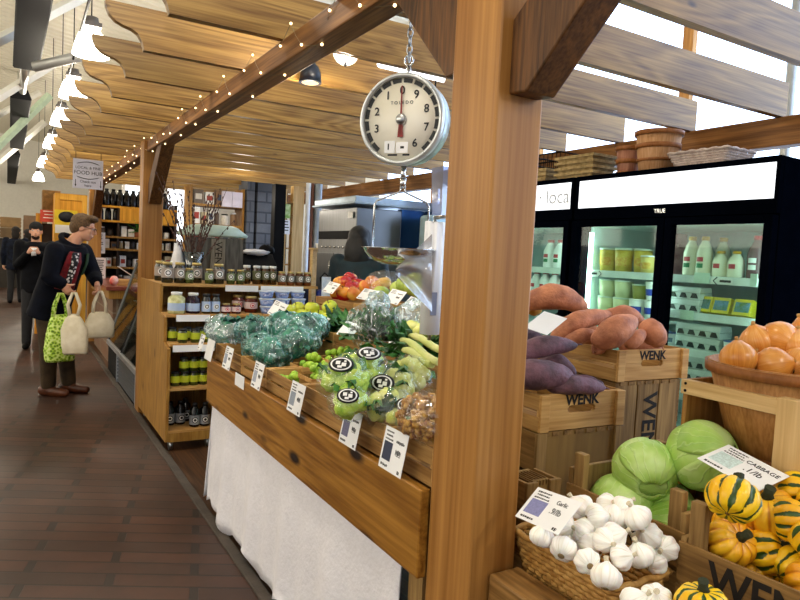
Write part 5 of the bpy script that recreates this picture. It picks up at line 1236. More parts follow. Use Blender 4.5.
def body_mesh(name, parts_fn, m, parent=None, vox=.008, sm=4, **k):
    b = B(); r = parts_fn(b); o = b.done(name, m, parent, True, remesh=vox, smooth=sm); return o, r

# --- the stooping shopper
f0 = V((.75, -.66, 0)).normalized(); r0 = V((f0.y, -f0.x, 0))   # r0 = his right
P0 = V((.31, 6.80, .90)); SHC = V((.44, 6.73, 1.375)); HC = V((.555, 6.71, 1.575)); hf = V((.93, -.25, -.22)).normalized()
shR, shL = SHC+r0*.19+V((0, 0, -.01)), SHC-r0*.19+V((0, 0, -.01))
elR, elL = V((.265, 6.50, 1.12)), V((.66, 6.83, 1.13))
wrR, wrL = V((.375, 6.50, 1.065)), V((.665, 6.62, 1.075))
hiR, hiL = P0+r0*.085, P0-r0*.085
knR, anR, toR = V((.28, 6.74, .49)), V((.285, 6.80, .09)), V((.375, 6.73, .04))
knL, anL, toL = V((.42, 6.90, .49)), V((.46, 6.90, .09)), V((.57, 6.83, .04))
lean = (SHC-P0).normalized(); ft = (f0-lean*f0.dot(lean)).normalized()
TR = [(P0-lean*.10, r0, ft, .17, .125), (P0+lean*.05, r0, ft, .17, .125), (P0+lean*.25, r0, ft, .165, .12), (P0+lean*.42, r0, ft, .185, .125), (SHC, r0, ft, .18, .105), (SHC+lean*.05, r0, ft, .12, .085), (SHC+lean*.085, r0, ft, .06, .06)]
man = thing('person', 'grey-haired shopper in a navy coat and red shirt, stooping with three cloth bags', 'person', (.36, 6.82, 0))
def bm_(b):
    b.loft([ring_pts(r_, 24, -.012) for r_ in TR]); limb(b, [SHC+lean*.04, HC-V(hf)*.02-V((0, 0, .05))], [.062, .056])
    M = head(b, HC, hf, (0.2, 0, 1))
    for s_, e_, w_, lf in ((shR, elR, wrR, False), (shL, elL, wrL, True)):
        limb(b, [s_, e_, w_], [.052, .042, .028])
    hand(b, wrR, (.55, -.1, -.8), (.4, .6, .2), .9); hand(b, wrL, (.05, -.45, -.85), (-.7, .1, .2), .9, left=True)
    for h_, k_, a_, t_ in ((hiR, knR, anR, toR), (hiL, knL, anL, toL)):
        limb(b, [h_, k_, a_], [.08, .055, .038]); limb(b, [a_-V((0, 0, .04)), t_], [.04, .032])
    return M
_, HM = body_mesh('body', bm_, SKIN, man, .0065, 3)
eyes(man, HM)
COAT = mat('navy_coat', '#0a0e1a', .8, c2='#060810', sc=10, bump=.4, bsc=14, spec=.1)
def coat(b):
    ex = [(TR[0][0]-lean*.06, r0, ft, .205, .165)]+[(c, s_, f_, rx+.03, ry+.03) for c, s_, f_, rx, ry in TR[:-1]]
    b.loft([ring_pts(r_, 28) for r_ in ex])
    limb(b, [shR+V((0, 0, -.01)), elR, wrR-(wrR-elR)*.15], [.085, .072, .056]); limb(b, [shL+V((0, 0, -.01)), elL, wrL-(wrL-elL)*.15], [.085, .072, .056])
    c = SHC+lean*.075-ft*.02
    b.tube([c+r0*(math.cos(a)*.092)+ft*(math.sin(a)*.085)-lean*(.03*math.sin(a)) for a in [k*2*PI/16 for k in range(16)]], .026, 10, closed=True)
    return ex
_, EX = body_mesh('coat', coat, COAT, man, .010, 4)
b = B(); b.sheet(lambda u, v: surf(EX, .42+u*.46, (v-.5)*(1.0-.45*u)+.42, .012), 30, 8); b.done('shirt_front', mat('red_shirt', '#8a1420', .7, c2='#5a0c16', sc=25), man, True, solid=.006)
n = N('patterned_tie'); vv_ = n('ShaderNodeTexVoronoi', {'Vector': n.coords((1, 1, 1), False), 'Scale': 34.0}).outputs[0]
TIE = n.finish(n('ShaderNodeBsdfPrincipled', {'Base Color': n.ramp(vv_, [(.35, lin('#e8e4e0')), (.45, lin('#101014'))]), 'Roughness': .6}).outputs[0])
b = B(); b.sheet(lambda u, v: surf(EX, .46+u*.42, (v-.5)*.32+.40, .02), 30, 4); b.done('tie', TIE, man, True, solid=.004)
b = B(); b.sheet(lambda u, v: surf(EX, .55+u*.3, (v-.5)*.22-.35, .014), 12, 4); b.done('lapel', mat('green_lining', '#1c3a1e', .8), man, True, solid=.008)
KH = mat('brown_trousers', '#43321c', .8, c2='#2c2010', sc=10, bump=.2)
def trs(b):
    limb(b, [hiR, knR, anR+V((0, 0, .02))], [.105, .08, .066]); limb(b, [hiL, knL, anL+V((0, 0, .02))], [.105, .08, .066]); b.loft([ring_pts(r_, 20, .012) for r_ in TR[:3]])
body_mesh('trousers', trs, KH, man, .010, 4)
for a_, t_ in ((anR, toR), (anL, toL)):
    def sh(b):
        d = (t_-a_); d.z = 0; d.normalize(); g = V((a_.x, a_.y, 0))
        limb(b, [g-d*.05+V((0, 0, .05)), g+d*.08+V((0, 0, .045)), g+d*.17+V((0, 0, .038))], [.05, .048, .038]); limb(b, [g+V((0, 0, .05)), g+V((0, 0, .13))], [.052, .05])
    body_mesh('boot', sh, mat('brown_leather', '#5c3018', .4, c2='#3a1c0e', sc=12), man, .008, 3)
def hair_m(b):
    b.M = HM
    b.ball((0, -.025, .045), (.086, .10, .088), 24, 16, .12, 6, 2); b.ball((0, -.065, .0), (.078, .06, .075), 18, 12, .12, 6, 4)
    b.ball((.02, .05, .10), (.065, .055, .035), 16, 10, .2, 6, 6); b.ball((-.03, .04, .098), (.05, .05, .03), 16, 10, .2, 6, 7)
    for k in (-1, 1): b.ball((k*.072, -.02, .02), (.014, .035, .045), 10, 8)
body_mesh('hair', hair_m, mat('greying_brown_hair', '#6e5436', .7, c2='#4a3622', sc=60, bump=.5, bsc=120, stretch=(1, 3, 1)), man, .008, 1)
b = B(); b.M = HM
for k in (-1, 1): b.tube([(k*.033+.022*math.cos(a), .098, .008+.015*math.sin(a)) for a in [j*PI/6 for j in range(12)]], .0022, 5, closed=True); b.tube([(k*.055, .097, .012), (k*.078, .0, .01)], .0022, 5)
b.tube([(-.011, .099, .01), (.011, .099, .01)], .002, 5); b.done('glasses', mat('glasses_dark', '#2a0e12', .3), man, True)

# --- cloth bags he carries
def tote(label, top, w, h, d, axis, m, strap, gather=.5):
    ax = V(axis).normalized(); nn = V((0, 0, 1)).cross(ax); top = V(top)
    t = thing('tote_bag', label, 'bag', top-V((0, 0, h+.2)))
    hz = .19; b = B()
    def ring(zf, sw, sd, off=0):
        c = top-V((0, 0, hz+h*zf))+ax*off
        return [c+ax*(math.copysign(abs(math.cos(a))**.6, math.cos(a))*w/2*sw)+nn*(math.copysign(abs(math.sin(a))**.6, math.sin(a))*d/2*sd)*(1+.06*math.sin(5*a+zf*5)) for a in [k*2*PI/28 for k in range(28)]]
    b.loft([ring(0, gather, .25), ring(.12, gather*.6+.38, .5), ring(.4, .92, .85, .004), ring(.75, 1.0, 1, -.004), ring(.95, .97, .9), ring(1.0, .9, .7)]); b.done('bag_body', m, t, True)
    for s in (-1, 1):
        b = B(); p0 = top-V((0, 0, hz+.02))
        b.tube([p0+ax*(.07*gather*1.6)+nn*s*d*.12, p0+ax*.05+nn*s*.02+V((0, 0, .10)), top+ax*.012+nn*s*.012, top-ax*.012+nn*s*.012, p0-ax*.05+nn*s*.02+V((0, 0, .10)), p0-ax*(.07*gather*1.6)+nn*s*d*.12], .012, 8, flat=(1, .35)); b.done('strap', strap, t, True)
    return t
CANV = mat('cream_canvas', '#f2ead4', .8, c2='#e2d8bc', sc=14, bump=.25, bsc=60)
n = N('green_patterned_cloth'); vo = n('ShaderNodeTexVoronoi', {'Vector': n.coords((1, 1, 1), False), 'Scale': 42.0}).outputs[0]
GCL = n.finish(n('ShaderNodeBsdfPrincipled', {'Base Color': n.ramp(vo, [(.2, lin('#4f7a14')), (.5, lin('#a8d030')), (.7, lin('#d8ec90'))]), 'Roughness': .7}).outputs[0])
hR = wrR+V((.045, -.01, -.075)); hL = wrL+V((0, -.05, -.075))
tote('green patterned cloth bag hanging behind the cream bags from the right hand', hR+V((-.06, .03, -.01)), .25, .42, .16, (.85, .3, 0), GCL, GCL, .55)
tote('nearer cream canvas bag hanging from the right hand', hR+V((.045, -.02, -.0)), .25, .36, .12, (.9, -.2, 0), CANV, CANV, .28)
tote('farther cream canvas bag hanging from the left hand', hL+V((.02, .0, .0)), .27, .24, .11, (.95, .1, 0), CANV, CANV, .5)

# --- simple standing figures further off
def walker(label, base, f, coatm, legm, H=1.76, beanie=None, hold=False, hairm=None, skirt=.0, arms='down'):
    k = H/1.76; base = V(base); f = V(f).normalized(); r_ = V((f.y, -f.x, 0)); z = lambda q: V((0, 0, q*k))
    t = thing('person', label, 'person', base)
    sc = base+z(1.43); pc_ = base+z(.93); hd = base+z(1.63)+f*.02
    rg = [(pc_-z(.05), r_, f, .16*k, .12*k), (pc_+z(.15), r_, f, .15*k, .11*k), (pc_+z(.35), r_, f, .18*k, .12*k), (sc, r_, f, .17*k, .10*k), (sc+z(.06), r_, f, .06*k, .06*k)]
    A = []
    for s in (1, -1):
        sh_ = sc+r_*s*.19*k
        if arms == 'down': e_, w_ = sh_+r_*s*.05-z(.30), sh_+r_*s*.05-z(.55)+f*.05
        elif arms == 'forward': e_, w_ = sh_+r_*s*.06-z(.27)+f*.06, sh_-z(.33)-r_*s*.07+f*.32
        else: e_, w_ = sh_+r_*s*.02-z(.28)+f*.05, sh_-z(.10)-r_*s*.12+f*.26
        A.append((sh_, e_, w_))
    L = []
    for s, stp in ((1, .12), (-1, -.12)):
        h_ = pc_+r_*s*.085*k; L.append((h_, h_-z(.43)+f*(stp*.6+.03), base+r_*s*.09*k+f*stp+z(.08)))
    def bd(b):
        b.loft([ring_pts(q, 20, -.01) for q in rg]); limb(b, [sc+z(.03), hd-z(.06)], [.058*k, .054*k]); M = head(b, hd, f, s=k)
        for s_, e_, w_ in A: limb(b, [s_, e_, w_], [.05*k, .04*k, .028*k])
        for i, (s_, e_, w_) in enumerate(A): hand(b, w_, (w_-e_), f*(-.2)+r_*(-1 if i == 0 else 1), .7, k, left=bool(i))
        for h_, n__, a_ in L: limb(b, [h_, n__, a_], [.08*k, .055*k, .038*k]); limb(b, [a_-z(.04), a_+f*.13-z(.045)], [.038, .03])
        return M
    _, M = body_mesh('body', bd, SKIN, t, .009, 3)
    eyes(t, M)
    def ct(b):
        b.loft([ring_pts((pc_-z(.16+skirt), r_, f, .19*k, .15*k), 24)]+[ring_pts(q, 24, .03) for q in rg[:-1]]+[ring_pts((sc+z(.055), r_, f, .085, .08), 24)])
        for s_, e_, w_ in A: limb(b, [s_, e_, w_-(w_-e_)*.1], [.082*k, .068*k, .052*k])
    body_mesh('coat', ct, coatm, t, .013, 4)
    def tr_(b):
        for h_, n__, a_ in L: limb(b, [h_, n__, a_], [.10*k, .075*k, .06*k])
    body_mesh('trousers', tr_, legm, t, .013, 3)
    for h_, n__, a_ in L:
        def so(b): limb(b, [a_-z(.035)-f*.04, a_-z(.035)+f*.06, a_-z(.04)+f*.15], [.046, .045, .036])
        body_mesh('shoe', so, BLACK, t, .011, 2)
    if beanie:
        def be(b): b.M = M; b.ball((0, -.012, .055), (.088, .106, .085), 20, 12); b.ball((0, -.04, .03), (.088, .085, .06), 18, 10)
        body_mesh('beanie', be, beanie, t, .01, 2)
    if hairm:
        def hr(b):
            b.M = M; b.ball((0, -.03, .04), (.090, .102, .092), 20, 14, .08, 5); b.ball((0, -.08, -.06), (.085, .06, .13), 18, 12, .08, 5)
        body_mesh('hair', hr, hairm, t, .011, 2)
    return t, A, M
DKJ = mat('black_jacket', '#0e1016', .8, c2='#08090c', sc=12, bump=.3, spec=.1)
DKN = mat('dark_blue_jacket', '#161c2c', .7, c2='#0c1018', sc=12, bump=.3, spec=.1)
BRN = mat('dark_trousers', '#16161a', .8)
BEAN = mat('black_knit', '#0c0c0e', .9, bump=.5, bsc=150)
t2, A2, M2 = walker('bearded man in a black beanie and dark jacket holding a white cup', (.25, 10.0, 0), (-.12, -1, 0), DKJ, BRN, 1.68, BEAN, arms='up')
b = B(); b.M = M2; b.ball((0, .035, -.075), (.05, .05, .045), 16, 10, .1, 6); b.done('beard', mat('dark_beard', '#2c1c14', .9), t2, True)
b = B(); c = A2[0][2].lerp(A2[1][2], .5)+V((0, -.05, .02)); b.lathe([(.028, -.05), (.036, .05), (.001, .05)], 18, c=tuple(c)); tag(b.done('paper_cup', WHITE), 'white paper cup held by the man in the beanie', 'cup')
walker('person in a dark coat walking away on the far left of the aisle', (.03, 17.0, 0), (.1, 1, 0), DKN, BRN, 1.72, None, hairm=mat('dark_hair', '#1a120e', .8))
walker('second person in a black jacket walking away, partly hidden by the first', (.28, 18.6, 0), (-.1, 1, 0), DKJ, BRN, 1.70, None, hairm=mat('dark_hair', '#1a120e', .8))
t3, A3, M3 = walker('vendor with long black hair in a dark teal shirt, turned away behind the apples', (2.52, 4.95, 0), (.75, .66, 0), mat('teal_shirt', '#16303a', .7, c2='#0e2028', sc=8), BRN, 1.70, None, hairm=None, arms='forward')
def lh(b):
    b.M = M3; b.ball((0, -.02, .035), (.098, .112, .10), 24, 16, .05, 5); b.ball((0, -.075, -.10), (.115, .075, .17), 20, 14, .08, 4); b.ball((.0, -.07, -.18), (.12, .07, .12), 20, 14, .08, 4); b.ball((.06, -.01, -.06), (.04, .07, .12), 14, 10); b.ball((-.06, -.01, -.06), (.04, .07, .12), 14, 10)
body_mesh('hair', lh, mat('long_black_hair', '#0c0a0c', .5, var=.4, sc=40, stretch=(1, 1, .1)), t3, .011, 2)

# ================================================================== DELI CASE, COUNTER, SHELVES BEHIND
dc = thing('deli_case', 'black refrigerated deli case with slanted glass and louvred base along the aisle', 'deli case', (1.2, 7.05, 0))
b = B(); b.box(.95, 1.75, 6.04, 8.1, .02, .30); b.box(1.55, 1.75, 6.04, 8.1, .30, 1.26); b.box(1.22, 1.75, 6.04, 8.1, 1.24, 1.27); b.done('cabinet', BLACKG, dc, True)
SILV = mat('silver_trim', '#c8ccd2', .3, .7)
b = B(); b.box(.925, .955, 6.03, 8.11, .295, .345); b.box(.925, .95, 6.03, 6.055, .0, .31); b.box(.925, .95, 7.24, 7.265, .0, .31); b.done('trim', SILV, dc, True, bevel=.003)
for k in range(7):
    b = B(); z = .035+k*.037; b.prism([(.93, z), (.953, z+.018), (.953, z+.024), (.93, z+.006)], 1, 6.06, 7.24); b.done('louvre', mat('louvre_grey', '#3a4654', .35), dc, True)
b = B(); b.box(.945, .948, 6.06, 8.1, .0, .3); b.done('base_panel', BLACK, dc, True)
b = B()
for y0, y1 in ((6.06, 7.03), (7.06, 8.09)): b.quad((.95, y0, .345), (.95, y1, .345), (1.24, y1, 1.235), (1.24, y0, 1.235))
b.done('slanted_glass', glass('deli_glass', '#cfd8d4', .22), dc, True, solid=.006)
for y in (6.045, 7.045, 8.10):
    b = B(); b.tube([(.945, y, .33), (1.245, y, 1.25)], .016, 4, sm=False); b.done('glass_frame', BLACKG, dc, True)
for z in (.5, .8):
    b = B(); b.box(1.12 if z < .6 else 1.2, 1.55, 6.06, 8.08, z-.01, z); b.done('shelf', SILV, dc, True)
for i, (y, z) in enumerate(((6.5, .5), (6.9, .5), (7.4, .5), (7.8, .5), (6.6, .8), (7.5, .8))):
    b = B(); b.box(1.24, 1.5, y-.12, y+.12, z+.001, z+.09); tag(b.done('food_tray', mat(('tray_cream', 'tray_brown', 'tray_white')[i % 3], ('#d8c8a0', '#8a6040', '#e8e8e4')[i % 3], .5), bevel=.01), 'food tray inside the deli case, '+('far lower left', 'lower shelf beside the first', 'lower shelf third', 'lower shelf at the far end', 'upper shelf near end', 'upper shelf far end')[i], 'tray', 'food trays in the deli case')
ck = thing('brick_counter', 'brick fronted service counter with a reddish wooden top, beyond the deli case', 'counter', (1.5, 9.2, 0))
BRK = brick_mat('counter_brick', '#7a5238', '#5c3a28', '#8a7a68', .21, .075, .7, .01, (PI/2, 0, PI/2))
b = B(); b.box(1.0, 1.85, 8.25, 10.2, 0, .86); b.done('brick_base', BRK, ck, True)
b = B(); b.box(.92, 1.9, 8.18, 10.25, .90, .945); b.done('top', mat('red_wood_top', '#8a4434', .3, c2='#6c3024', sc=8, spec=.5), ck, True, bevel=.004)
b = B(); b.box(.95, 1.88, 8.2, 10.23, .80, .90); b.done('apron', W_CASE, ck, True)
b = B(); b.box(1.08, 1.42, 8.45, 8.75, .946, 1.01); b.box(1.09, 1.41, 8.46, 8.74, 1.005, 1.011); tag(b.done('wooden_tray', W_CRATE_X), 'shallow wooden box on the reddish counter top', 'box')
b = B(); b.ball((1.03, 8.42, 1.005), (.05, .05, .058), 16, 10, .12, 3, 3); tag(b.done('wrapped_package', mat('wrap_red_white', '#d8584c', .5, c2='#efe0d8', sc=14)), 'red and white wrapped item at the corner of the counter', 'package')
b = B(); b.M = Matrix.Translation((1.2, 8.7, 1.10)) @ Matrix.Rotation(.6, 4, 'Y'); b.box(-.11, .11, -.10, .10, 0, .004); tag(b.done('white_paper', CARD), 'tilted white paper above the wooden box on the counter', 'paper')
# yellow cabinet and shelf unit
yc = thing('yellow_cabinet', 'tall yellow oak cabinet with a framed panel at the end of the pergola', 'cabinet', (.74, 11.0, 0))
b = B(); b.box(.50, .93, 10.8, 11.3, 0, 2.14); b.done('cabinet_body', W_YEL, yc, True, bevel=.005)
b = B()
for (x0, x1, z0, z1) in ((.50, .57, 0, 2.14), (.86, .93, 0, 2.14), (.57, .86, 2.05, 2.14), (.57, .86, 1.60, 1.68), (.57, .86, .7, .78)): b.box(x0, x1, 10.785, 10.8, z0, z1)
b.done('panel_frame', wood('yellow_oak_light', '#cc9030', '#f0b848', 2, .45, rings=3, cross=5, along=.6), yc, True)
b = B(); b.box(.50, .80, 10.775, 10.783, 1.55, 1.90); t = b.done('poster', mat('poster_yellow', '#e8c828', .5), None); tag(t, 'yellow and white poster with a black oval on the yellow cabinet', 'poster')
b = B(); b.M = Matrix.Translation((.66, 10.773, 1.80)) @ Matrix.Rotation(PI/2, 4, 'X'); b.lathe([(.001, 0), (.10, 0), (.10, -.002), (.001, -.002)], 24, fn=lambda p, a, q, z: V((p.x*1.1, p.y*.8, p.z))); b.done('oval_print', INK, t, True)
b = B(); b.box(.51, .79, 10.772, 10.775, 1.56, 1.68); b.done('white_panel', WHITE, t, True)
su = thing('shelf_unit', 'wooden goods shelf with yellow top boards behind the counter', 'shelf', (1.45, 11.2, 0))
b = B(); b.box(1.04, 1.08, 10.85, 11.3, 0, 2.1); b.box(1.36, 1.39, 10.85, 11.3, 0, 2.1); b.box(2.2, 2.24, 10.85, 11.3, 0, 2.1); b.done('upright', mat('upright_dark', '#2c1c12', .6), su, True)
for z in (.5, .8, 1.09, 1.37, 1.56, 1.80, 2.02):
    b = B(); b.box(1.04, 2.24, 10.84, 11.3, z-.03, z); b.done('shelf_board', W_YEL if z > 1.7 else W_CASE, su, True)
b = B(); b.box(1.39, 2.2, 10.835, 10.85, 1.80, 1.99); b.done('fascia', W_YEL, su, True)
b = B(); b.box(1.08, 2.2, 11.28, 11.3, .0, 1.80); b.done('back_panel', mat('shelf_back_brown', '#54483c', .8, c2='#2c241e', sc=6), su, True)  # back board in two mottled browns
t = milk('growler_bottle', 'g', 'bottle', .055, .26, BLACKG, BLACK, 'black bottles on the yellow shelf')
place(t, [(1.12+k*.095, 10.98, 2.021) for k in range(11)], 'black bottle on the top of the yellow shelf, {}', 0)
o_ = [copy_tree(t, (1.13+k*.11, 10.98, 1.801), (0, 0, 0), .85) for k in range(3)]
for o in o_: o['group'] = 'black bottles on the second yellow shelf'
rank(o_, 'black bottle on the second yellow shelf, {}')
rn = random.Random(5); cols = ['#e8e4dc', '#2a2420', '#d8d2c4', '#5a4634', '#f0f0ec', '#8a6a4a', '#3c3430', '#c8b890']
cnt = {}
def goods(x0, x1, y, z, hmin, hmax, where, step=(.06, .11)):
    out = []; x = x0
    while x < x1-.03:
        w_ = rn.uniform(*step); h_ = rn.uniform(hmin, hmax); cidx = rn.randrange(8); b = B()
        cx = x+w_/2
        if rn.random() < .55:
            t = thing('goods_jar', 'j', 'jar', (cx, y, z), group='goods '+where); r_ = w_*.44
            b.lathe([(r_*.9, 0), (r_, .01), (r_, h_*.8), (r_*.8, h_*.88), (.001, h_*.88)], 14); b.done('jar_body', mat('goods_%d' % cidx, cols[cidx], .4, var=.2, sc=40), t)
            b = B(); b.lathe([(r_*.84, h_*.86), (r_*.84, h_), (.001, h_)], 14); b.done('lid', LID_W if cidx % 2 else LID_B, t)
        else:
            t = thing('goods_box', 'b', 'box', (cx, y, z), group='goods '+where)
            b.box(-w_*.44, w_*.44, -.05, .05, 0, h_); b.done('carton', mat('goods_%d' % cidx, cols[cidx], .5), t)
            b = B(); b.box(-w_*.3, w_*.3, -.0515, -.05, h_*.3, h_*.7); b.done('label', mat('goods_label_%d' % (cidx % 3), ('#e8e0d0', '#a83828', '#40506a')[cidx % 3], .5), t)
        PM[t.name] = Matrix.Translation((cx, y, z)); out.append(t); x += w_+.012
    rank(out, 'packed goods '+where+', {}')
goods(1.42, 2.18, 10.98, 1.561, .10, .18, 'on the shelf under the yellow fascia'); goods(1.10, 1.35, 10.98, 1.561, .10, .17, 'on the shelf left of the dark upright')
goods(1.10, 2.18, 10.98, 1.371, .10, .15, 'on the middle shelf board'); goods(1.10, 2.18, 10.98, 1.091, .12, .2, 'on the lower shelf board'); goods(1.10, 2.18, 10.98, .801, .12, .2, 'on the lowest shelf board in view')
t = thing('potted_plant', 'small green plant among the goods on the shelf', 'plant', (1.66, 10.9, 1.561)); b = B(); b.lathe([(.04, 0), (.055, .08), (.001, .08)], 16); b.done('pot', mat('terracotta', '#b06a40', .7), t); b = B(); leafy(b, (0, 0, .08), .02, 26, .2, .03, 3, .8); b.done('foliage', LEAF, t)
def paper(label, x0, x1, z0, z1, y, m, lines=9, cat='poster', ink=None, name='poster'):
    t = thing(name, label, cat, ((x0+x1)/2, y, z0)); b = B(); b.box(x0, x1, y-.003, y, z0, z1); b.done('sheet', m, t, True)
    b = B(); r2 = random.Random(int(x0*1000))
    for k in range(lines):
        z = z1-(z1-z0)*(.12+.8*k/lines); w_ = (x1-x0)*r2.uniform(.4, .75); cx = (x0+x1)/2; b.box(cx-w_/2, cx+w_/2, y-.0045, y-.003, z-.006, z+.006)
    b.done('print', ink or INK, t, True); return t
paper('white menu sheet hanging in front of the shelves, upper one', .955, 1.165, 1.29, 1.60, 10.6, CARD)
paper('white notice sheet on the counter, lower one, beside the stooping shopper', .93, 1.10, .95, 1.24, 9.9, mat('sheet_pinkish', '#f0e4e2', .5))
paper('red banner sign above the man in the beanie', .33, .62, 1.72, 1.90, 11.2, mat('banner_red', '#c8422c', .5, var=.15), 3, 'sign', WHITE, 'banner_sign')
b = B(); b.box(.36, .60, 11.25, 11.6, 1.90, 2.2); b.box(.40, .56, 11.24, 11.25, 1.96, 2.14); tag(b.done('wooden_box', W_OLD), 'wooden box stacked above the red banner', 'box')
b = B(); b.box(.28, .36, 11.4, 11.5, 0, 1.85); tag(b.done('yellow_board', W_YEL), 'narrow yellow upright board beside the man in the beanie', 'board')
b = B(); b.box(.36, .66, 11.45, 11.8, 0, 1.70); tag(b.done('dark_cabinet', mat('dark_brown', '#2a1c14', .7)), 'dark cabinet under the red banner', 'cabinet')
for i, (x0, x1, y, z0, z1, c_, lab) in enumerate(((-.35, .16, 22, 1.75, 2.05, '#9a7a50', 'upper far wooden crate at the left end of the hall'), (-.35, .16, 22, 1.45, 1.74, '#7a6244', 'lower far wooden crate at the left end of the hall'), (-.9, .2, 22.2, 0, 1.44, '#3a342e', 'dark far stall table at the left end of the hall'), (.25, .9, 24, 0, 2.2, '#6a5038', 'far brown stall wall beyond the walkers'), (-3.2, -1.0, 24, 0, 1.9, '#5c5044', 'far dim stall on the left of the hall'))):
    b = B(); b.box(x0, x1, y, y+.4, z0, z1)
    for k in range(3): b.box(x0-.01, x1+.01, y-.02, y, z0+(z1-z0)*(.1+.32*k), z0+(z1-z0)*(.3+.32*k))
    tag(b.done('far_crate' if i < 2 else 'far_stall', mat('far_%d' % i, c_, .7, var=.3, sc=5)), lab, 'crate' if i < 2 else 'stall')

p = at(32, 316, Z=0); b = B(); b.box(p.x-.1, p.x+.1, p.y-.05, p.y+.1, 0, .13); tag(b.done('green_box', mat('bright_green', '#1c9a3c', .5), bevel=.03), 'small bright green box on the floor behind the stooping shopper', 'box')
# ================================================================== BACK OF THE STALL
bw = thing('goods_shelf', 'tall back shelf stacked with boxes and jars behind the grey scale box', 'shelf', (2.3, 8.9, 0))
for z in (1.45, 1.76, 2.02):
    b = B(); b.box(1.95, 2.62, 8.62, 8.95, z-.03, z); b.done('shelf_board', W_CASE, bw, True)
b = B(); b.box(1.95, 2.62, 8.6, 8.95, 0, 1.42); b.done('cabinet_body', W_CASE, bw, True)
b = B(); b.box(1.93, 1.96, 8.6, 8.95, 0, 2.25); b.box(2.61, 2.64, 8.6, 8.95, 0, 2.25); b.done('upright', W_CASE, bw, True)
goods(1.98, 2.60, 8.70, 1.451, .18, .27, 'on the back shelf, lowest board', (.07, .13)); goods(1.98, 2.60, 8.70, 1.761, .14, .22, 'on the back shelf, middle board', (.07, .12)); goods(1.98, 2.60, 8.70, 2.021, .12, .22, 'on the back shelf, top board', (.10, .16))
for i, (x0, x1, z0) in enumerate(((2.33, 2.46, 2.0), (2.46, 2.6, 2.0))):
    b = B(); b.box(x0+.003, x1-.003, 8.56, 8.615, z0, z0+.2); tag(b.done('paper_carton', mat('carton_lilac', '#dcd4e0', .5)), 'pale lilac carton at the front of the back shelf, '+('left', 'right')[i]+' one', 'carton', 'lilac cartons on the back shelf')
STONE = brick_mat('grey_stone', '#6c7078', '#50545c', '#3c4048', .45, .14, .8, .012, (PI/2, 0, 0))
b = B(); b.box(2.66, 2.76, 8.55, 8.95, 0, 2.6); b.box(2.80, 3.06, 8.55, 8.95, 0, 2.6); b.box(2.76, 2.80, 8.7, 8.95, 0, 2.6)
tag(b.done('stone_pier', STONE), 'grey stone block pier at the back of the stall', 'pier')
b = B(); b.box(2.60, 2.73, 7.3, 7.42, 0, 2.23); tag(b.done('black_post', BLACK), 'black square post in front of the stone pier', 'post')
b = B(); b.box(2.2, 2.58, 7.25, 7.6, 0, 1.28); tag(b.done('dark_bin', BLACK), 'dark cabinet beside the black post', 'cabinet')
b = B(); b.box(2.3, 3.3, 7.15, 7.24, 0, 1.16); tag(b.done('navy_panel', mat('navy_panel', '#10142c', .6)), 'low dark blue panel behind the right end of the jar ledge', 'panel')
nb = thing('notice_shelf', 'narrow wooden shelf column with notices beside the stone pier', 'shelf', (2.9, 7.6, 0))
b = B(); b.box(2.77, 2.82, 7.5, 7.7, 0, 2.2); b.box(2.90, 3.04, 7.5, 7.6, 0, 2.25); b.done('upright', W_PALEZ, nb, True)
for z in (1.3, 1.5, 1.7, 1.9, 2.05):
    b = B(); b.box(2.82, 2.90, 7.5, 7.7, z-.015, z); b.done('shelf_board', W_CASE, nb, True)
b = B(); b.box(2.82, 2.90, 7.69, 7.70, 1.2, 2.2); b.done('back_panel', mat('dark_brown', '#2a1c14', .7), nb, True)
paper('small white notice on the narrow shelf column', 2.77, 2.86, 1.66, 1.83, 7.48, CARD, 4)
paper('small green picture above the notice on the shelf column', 2.76, 2.86, 1.85, 2.02, 7.48, mat('picture_green', '#7aa84a', .6, c2='#c8d8a0', sc=20), 0)
for i, (x0, x1, c_, lab) in enumerate(((3.06, 3.12, '#e8eef4', 'white downpipe beside the wooden studs'), (3.12, 3.17, '#7a4a34', 'narrow reddish brown stud behind the oven'), (3.17, 3.27, '#9aa4ae', 'grey metal duct behind the oven'))):
    b = B(); b.cyl(((x0+x1)/2, 7.5, 0), ((x0+x1)/2, 7.5, 2.3), (x1-x0)/2, seg=4 if i == 1 else 16); tag(b.done('wall_pipe', mat('pipe_%d' % i, c_, .4, .3 if i == 2 else 0)), lab, 'pipe')
b = B(); b.cyl((4.78, 2.70, 0), (4.78, 2.70, 4.3), .035, seg=14); tag(b.done('wall_pipe', mat('grey_pipe', '#a9a9a6', .4, .5)), 'grey vertical pipe on the bright wall above the near fridge', 'pipe')
ws = thing('side_shelf', 'small wooden ledge with white cups in front of the pipes', 'shelf', (3.0, 7.1, 0))
b = B(); b.box(2.96, 3.3, 6.95, 7.12, 1.49, 1.51); b.box(2.97, 3.06, 7.0, 7.08, 0, 1.49); b.done('ledge', W_PALE, ws, True)
for i, x in enumerate((3.04, 3.13, 3.22)):
    b = B(); b.lathe([(.02, 0), (.032, .05), (.028, .055), (.001, .052)], 14, c=(x, 7.02, 1.511)); tag(b.done('white_cup', WHITE), 'white cup on the small ledge, '+('left', 'middle', 'right')[i], 'cup', 'white cups on the small ledge')
